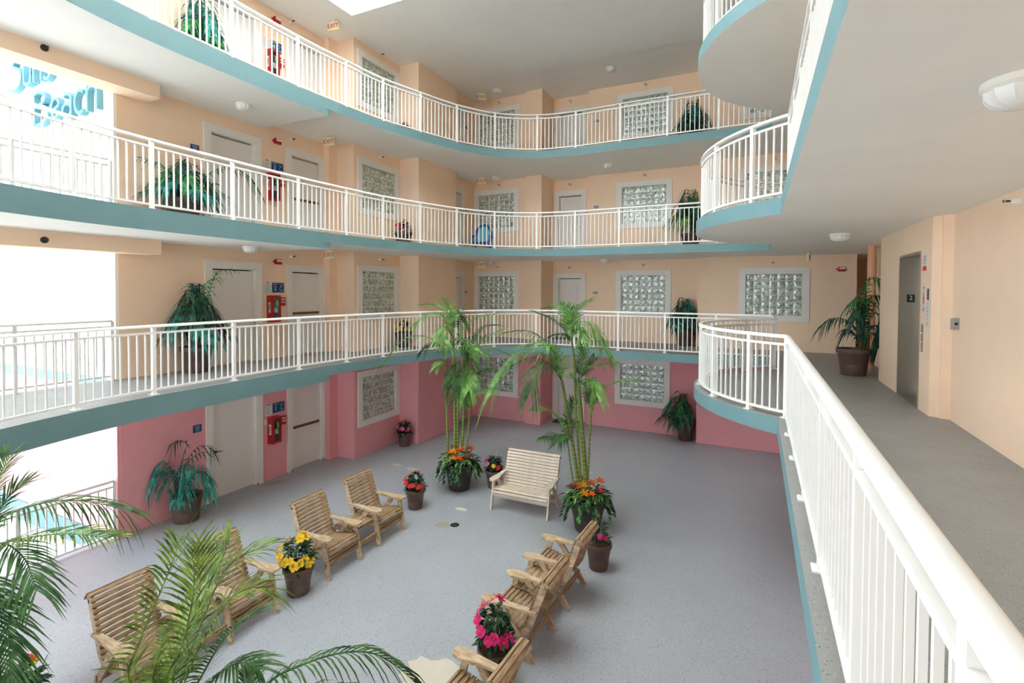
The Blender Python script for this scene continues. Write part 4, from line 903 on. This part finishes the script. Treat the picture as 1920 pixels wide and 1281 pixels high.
# ---- tall palms in dark planters
def planter(name, label, loc, seed, flowers=True, r=.36, h=.58):
    rnd = random.Random(seed); t = thing(name, label, 'palm planter', loc, group='palm planters'); add_pot(t, r, h, M['potdark'], .64)
    A, B, C = MB(), MB(), MB()
    for i in range(190):
        a = rnd.uniform(0, 2*pi); rr = r*rnd.uniform(.35, 1.15); z = h*.9+rnd.uniform(0, .30)*(1.3-rr/r*.6)
        d = Vector((cos(a)+rnd.uniform(-.4, .4), sin(a)+rnd.uniform(-.4, .4), rnd.uniform(-.3, .7)))
        leafadd(A if i % 2 else B, (cos(a)*rr, sin(a)*rr, z), d, (0, 0, 1), rnd.uniform(.10, .17), rnd.uniform(.055, .08), .5)
    for i in range(26):   # trailing ivy
        a = rnd.uniform(0, 2*pi); L = rnd.uniform(.12, .34)
        for j in range(6):
            q = (cos(a)*(r*1.06+.015*j), sin(a)*(r*1.06+.015*j), h*.98-L*j/6); leafadd(B if i % 2 else A, q, (cos(a)+rnd.uniform(-.6, .6), sin(a)+rnd.uniform(-.6, .6), -.3), (0, 0, 1), .09, .065, .4)
    for cx in range(3):
        a = radians((205, 250, 320)[cx]+rnd.uniform(-15, 15)); c = Vector((cos(a)*r*.8, sin(a)*r*.8, h+.05))
        for i in range(12):
            b = 2*pi*i/12; leafadd(C, c+Vector((0, 0, .03)), (cos(b), sin(b), .75+.4*(i % 3)), (0, 0, 1), .24, .055, .75)
    A.build('foliage', M['leaf'], t, True); B.build('ivy', M['leafbright'], t, True); C.build('variegated_leaves', M['leafpale'], t, True)
    if flowers:
        for i, (a, rr, z, c) in enumerate(((200, .7, .22, 'f_crimson'), (235, .55, .26, 'f_orange'), (262, .5, .3, 'f_gold'), (275, .75, .18, 'f_gold'), (300, .85, .2, 'f_orange'), (340, .8, .22, 'f_crimson'), (150, .6, .3, 'f_crimson'), (40, .7, .3, 'f_orange'), (320, .4, .34, 'f_orange'))):
            ob = link('blossom', BROM[c], t, (cos(radians(a))*r*rr, sin(radians(a))*r*rr, h+z)); s = rnd.uniform(.8, 1.15); ob.scale = (s, s, s*1.5); orient(ob, (rnd.uniform(-.2, .2), -.25, 1))
    return t
def cane(t, o, pts, r, ring=True):
    P = crom(pts, 6); R = [r*(1-.25*i/(len(P)-1)) for i in range(len(P))]; cn = MB().tube([p-o for p in P], R, 10).build('cane', M['cane'], t, True)
    if ring:
        L = lens(P); mb = MB(); n = int(L[-1]*.82/.085)
        for i in range(n):
            s = .06+i*.085; a, b = along(P, L, s), along(P, L, s+.006); rr = r*(1-.25*s/L[-1])*1.05; mb.tube([a-o, b-o], [rr, rr], 10)
        if n: mb.build('cane_rings', M['canering'], cn)['kind'] = 'stuff'
def fronds(t, o, Z, lst, seed, n=32, w=.017):
    for i, (pts, mm, d1, ll, dr) in enumerate(lst):
        k = len(pts); frond('frond', [Z(x, y, d1*j/(k-1)) for j, (x, y) in enumerate(pts)], t, o, M[mm], ll=ll, n=n, droop=dr, w=w, seed=seed+i, rr=.011, start=.16)
o = Vector((-5.95, 9.6, FL[1])); t = planter('palm_planter', 'tall palm cluster in dark planter left of the loveseat', o, 21); D1 = depth(o)
Z1 = lambda x, y, d=0: pd(700+x/3.558, 540+y/3.558, D1+d)
for pts, r in (([(497, 1110), (490, 800), (483, 480)], .028), ([(545, 1110), (542, 750), (533, 420), (527, 310)], .038), ([(563, 1110), (562, 850), (570, 640), (580, 480)], .026), ([(590, 1100), (605, 800), (618, 620), (625, 500)], .034), ([(622, 1100), (634, 960), (642, 820)], .024)): cane(t, o, [Z1(*p) for p in pts], r)
fronds(t, o, Z1, [
    ([(482, 480), (455, 380), (330, 322), (200, 350), (72, 505)], 'palm', -.2, .42, .5), ([(482, 470), (445, 400), (395, 365), (350, 400)], 'palmdark', .3, .35, .7), ([(482, 480), (500, 400), (540, 350), (600, 345)], 'palm', -.3, .4, .5),
    ([(482, 500), (455, 490), (428, 518)], 'palm', -.2, .25, .5), ([(528, 320), (470, 200), (405, 165), (318, 215)], 'palm', -.4, .42, .6), ([(528, 310), (500, 190), (440, 125), (368, 112)], 'palm', .3, .4, .35),
    ([(528, 310), (520, 190), (500, 120), (470, 92)], 'palm', -.2, .36, .3), ([(528, 310), (545, 190), (565, 150), (582, 205)], 'palmdark', .3, .4, .6), ([(528, 330), (478, 260), (455, 300), (472, 350)], 'palm', -.5, .4, .6),
    ([(545, 430), (590, 290), (690, 200), (825, 172)], 'palm', -.3, .46, .5), ([(625, 500), (680, 340), (740, 262), (812, 250)], 'palmdark', .2, .42, .5), ([(630, 500), (690, 400), (760, 325), (852, 285)], 'palm', -.5, .44, .5),
    ([(630, 510), (700, 440), (790, 405), (892, 440)], 'palm', .2, .42, .55), ([(600, 520), (585, 560), (580, 620), (572, 690)], 'palmdark', -.4, .42, .4), ([(580, 490), (550, 510), (530, 560), (528, 640)], 'palmdark', -.2, .4, .5),
    ([(620, 560), (690, 565), (730, 550), (765, 545)], 'palmdark', -.3, .4, .45), ([(600, 500), (640, 540), (650, 600), (640, 680)], 'palm', -.6, .42, .5), ([(642, 820), (650, 740), (690, 690), (768, 700)], 'palm', -.3, .36, .35),
    ([(642, 820), (635, 740), (650, 660), (690, 635)], 'palmdark', .2, .36, .4), ([(642, 830), (610, 780), (580, 730)], 'palm', .2, .3, .4), ([(560, 430), (600, 400), (640, 380), (690, 420)], 'palm', -.6, .44, .6), ([(545, 380), (590, 350), (620, 400), (640, 470)], 'palmdark', -.4, .42, .5)], 2000)
o = Vector((-2.78, 9.02, FL[1])); t = planter('palm_planter', 'tall palm cluster in dark planter right of the loveseat', o, 22); D1 = depth(o)
Z2 = lambda x, y, d=0: pd(920+x/2.979, 550+y/2.979, D1+d)
for pts, r in (([(535, 1090), (512, 800), (492, 540), (488, 490)], .048), ([(492, 1080), (452, 800), (415, 590), (398, 490)], .034), ([(506, 1080), (485, 800), (472, 600), (470, 400), (450, 250)], .027), ([(542, 1075), (552, 850), (562, 660)], .022), ([(466, 1085), (446, 960), (430, 835)], .018)): cane(t, o, [Z2(*p) for p in pts], r)
fronds(t, o, Z2, [
    ([(450, 260), (400, 190), (340, 145), (252, 108)], 'palmdark', .2, .36, .35), ([(450, 250), (420, 140), (385, 85), (345, 80)], 'palm', .3, .4, .4), ([(452, 250), (455, 160), (490, 90), (545, 52)], 'palm', -.3, .4, .35), ([(452, 255), (450, 150), (430, 90), (395, 62)], 'palm', -.3, .36, .3),
    ([(452, 260), (500, 170), (560, 175), (622, 300)], 'palm', -.5, .44, .8), ([(452, 260), (480, 200), (505, 210), (510, 250)], 'palm', -.3, .3, .5), ([(450, 270), (410, 230), (370, 230)], 'palmdark', .3, .3, .5),
    ([(398, 490), (340, 310), (220, 215), (78, 218)], 'palmdark', .3, .46, .7), ([(398, 490), (320, 350), (170, 330), (70, 430), (6, 560)], 'palm', -.4, .5, .85), ([(398, 490), (340, 400), (262, 410), (225, 545)], 'palmdark', -.6, .46, .8), ([(398, 480), (350, 350), (300, 280), (200, 290)], 'palm', -.2, .46, .6),
    ([(398, 490), (330, 400), (230, 360), (120, 400)], 'palmdark', .2, .42, .7), ([(398, 480), (390, 370), (340, 300), (310, 300)], 'palm', -.5, .42, .4),
    ([(488, 490), (505, 400), (520, 340), (518, 300)], 'palmdark', .2, .3, .3), ([(488, 490), (540, 420), (610, 400), (680, 392)], 'palm', -.3, .36, .4), ([(488, 490), (530, 440), (570, 380), (582, 362)], 'palmdark', .2, .3, .3), ([(488, 500), (440, 450), (410, 440)], 'palm', -.3, .3, .5),
    ([(488, 500), (530, 480), (575, 500), (590, 570)], 'palm', -.5, .36, .6), ([(562, 660), (620, 540), (700, 500), (812, 488)], 'palm', -.2, .38, .4), ([(562, 660), (545, 560), (530, 510), (515, 500)], 'palmdark', -.3, .34, .4), ([(562, 650), (575, 560), (600, 520)], 'palm', .2, .3, .4),
    ([(430, 835), (390, 720), (330, 660), (246, 655)], 'palm', -.2, .34, .35), ([(430, 835), (380, 790), (345, 800), (312, 805)], 'palmdark', -.4, .32, .5), ([(430, 835), (440, 700), (460, 620), (468, 600)], 'palmdark', .2, .32, .3), ([(430, 840), (420, 790), (380, 830)], 'palmdark', -.5, .3, .5)], 3000)
# ---- foreground palms
o = Vector((-4.05, 2.35, FL[1])); t = planter('palm_planter', 'yellow green palm rising from the bottom edge in front of the twin chairs', o, 23, True); D1 = 3.95
Z3 = lambda x, y, d=0: pd(160+x/4.255, 980+y/4.255, D1+d)
cr = Z3(700, 1560)
for dx in (-.12, 0, .1): cane(t, o, [o+Vector((dx*.6, .05, .5)), o+Vector((dx, 0, .9)), cr+Vector((dx, 0, -.15))], .03)
fronds(t, o, Z3, [
    ([(700, 1560), (350, 1270), (430, 950), (560, 640), (690, 330), (742, 150)], 'palmfg', -.2, .40, .25), ([(700, 1560), (640, 1270), (770, 980), (850, 640), (868, 400), (845, 230)], 'palmfg', -.3, .42, .25),
    ([(700, 1560), (780, 1200), (930, 800), (1100, 400), (1280, 250), (1460, 185)], 'palmfg', .5, .38, .5), ([(720, 1560), (900, 1270), (1050, 1010), (1180, 850), (1310, 760)], 'palmdark', -.4, .40, .35),
    ([(700, 1560), (540, 1270), (600, 1000), (636, 825)], 'palmfg', -.6, .10, .1), ([(720, 1560), (700, 1240), (800, 900), (960, 560), (1080, 300), (1150, 170)], 'palmfg', .3, .42, .3),
    ([(720, 1560), (800, 1250), (960, 900), (1150, 620), (1330, 520), (1430, 560)], 'palmfg', .2, .4, .5), ([(720, 1560), (940, 1340), (1100, 1180), (1250, 1120), (1390, 1170)], 'palmdark', -.3, .36, .5), ([(700, 1560), (620, 1300), (700, 1100), (800, 900), (900, 640), (945, 210)], 'palmfg', .6, .38, .25)], 4000, 30, .019)
o = Vector((-3.28, 1.75, FL[1])); t = planter('palm_planter', 'palm whose arching frond crosses the bottom edge in the middle', o, 24, False); D1 = 3.6
Z4 = lambda x, y, d=0: pd(480+x/6, 1180+y/6, D1+d)
cane(t, o, [o+Vector((0, 0, .5)), o+Vector((0, 0, .8)), Z4(0, 1100)+Vector((0, 0, -.1))], .03)
fronds(t, o, Z4, [([(0, 1100), (130, 620), (600, 370), (1000, 262), (1320, 275), (1600, 430), (1830, 640)], 'palmdark', .2, .30, .7), ([(0, 1100), (-100, 800), (-60, 500), (40, 380)], 'palmdark', .4, .2, .4), ([(0, 1100), (300, 800), (700, 700), (1100, 720), (1500, 900)], 'palmdark', -.3, .3, .7)], 5000, 30, .017)
o = Vector((-6.75, 1.75, FL[1])); t = planter('palm_planter', 'dark green palm spreading in from the left edge', o, 25, True); D1 = 5.0
Z5 = lambda x, y, d=0: pd(x/2.904, 840+y/2.904, D1+d)
for dx in (-.1, .08): cane(t, o, [o+Vector((dx*.6, 0, .5)), o+Vector((dx, 0, 1.0)), Z5(-110, 560)+Vector((dx, 0, -.1))], .03)
fronds(t, o, Z5, [([(-110, 560), (0, 390), (240, 300), (460, 290), (668, 335)], 'palmdark', .2, .46, .75), ([(-110, 560), (90, 500), (350, 468), (600, 490)], 'palmfg', -.2, .34, .3), ([(-110, 560), (20, 520), (130, 600), (170, 690), (200, 780)], 'palmdark', -.4, .42, .5),
    ([(-120, 540), (-60, 300), (0, 150), (50, 50)], 'palmdark', .3, .36, .3), ([(-110, 600), (-20, 800), (40, 980), (60, 1300)], 'palmdark', -.5, .46, .5), ([(-110, 600), (-60, 860), (40, 830), (130, 785)], 'palmdark', -.3, .3, .4), ([(-110, 560), (-40, 400), (60, 250), (150, 190)], 'palmdark', .4, .34, .3),
    ([(-110, 600), (-40, 1000), (0, 1180), (20, 1400)], 'palmdark', -.5, .4, .5)], 6000, 26, .021)

# ================================================================== sub-parts sit under the part they belong to
UNDER = {'lever_handle': ['leaf'], 'knob': ['leaf'], 'panel': ['leaf'], 'peephole': ['leaf'], 'push_bar': ['leaf'], 'hinge': ['jamb'], 'hose': ['extinguisher'], 'extinguisher_label': ['extinguisher'], 'inspection_tag': ['extinguisher'],
         'glazing': ['door_frame'], 'flame_figure': ['card'], 'stair_mark': ['stair_plate'],
         'arrow': ['housing'], 'soil': ['pot'], 'latch': ['box'], 'cover': ['box'], 'sill': ['header']}
for ob in list(COL.objects):
    th = ob.parent
    if th is None or th.parent is not None: continue
    nm = ob.name.split('.')[0]; want = UNDER.get(nm)
    if nm == 'lettering': want = ['housing'] if th.name.startswith('exit_sign') else ['side_label'] if False else None
    if not want: continue
    for sib in th.children:
        if sib.name.split('.')[0] in want and sib is not ob and tuple(sib.location) == (0, 0, 0): ob.parent = sib; break
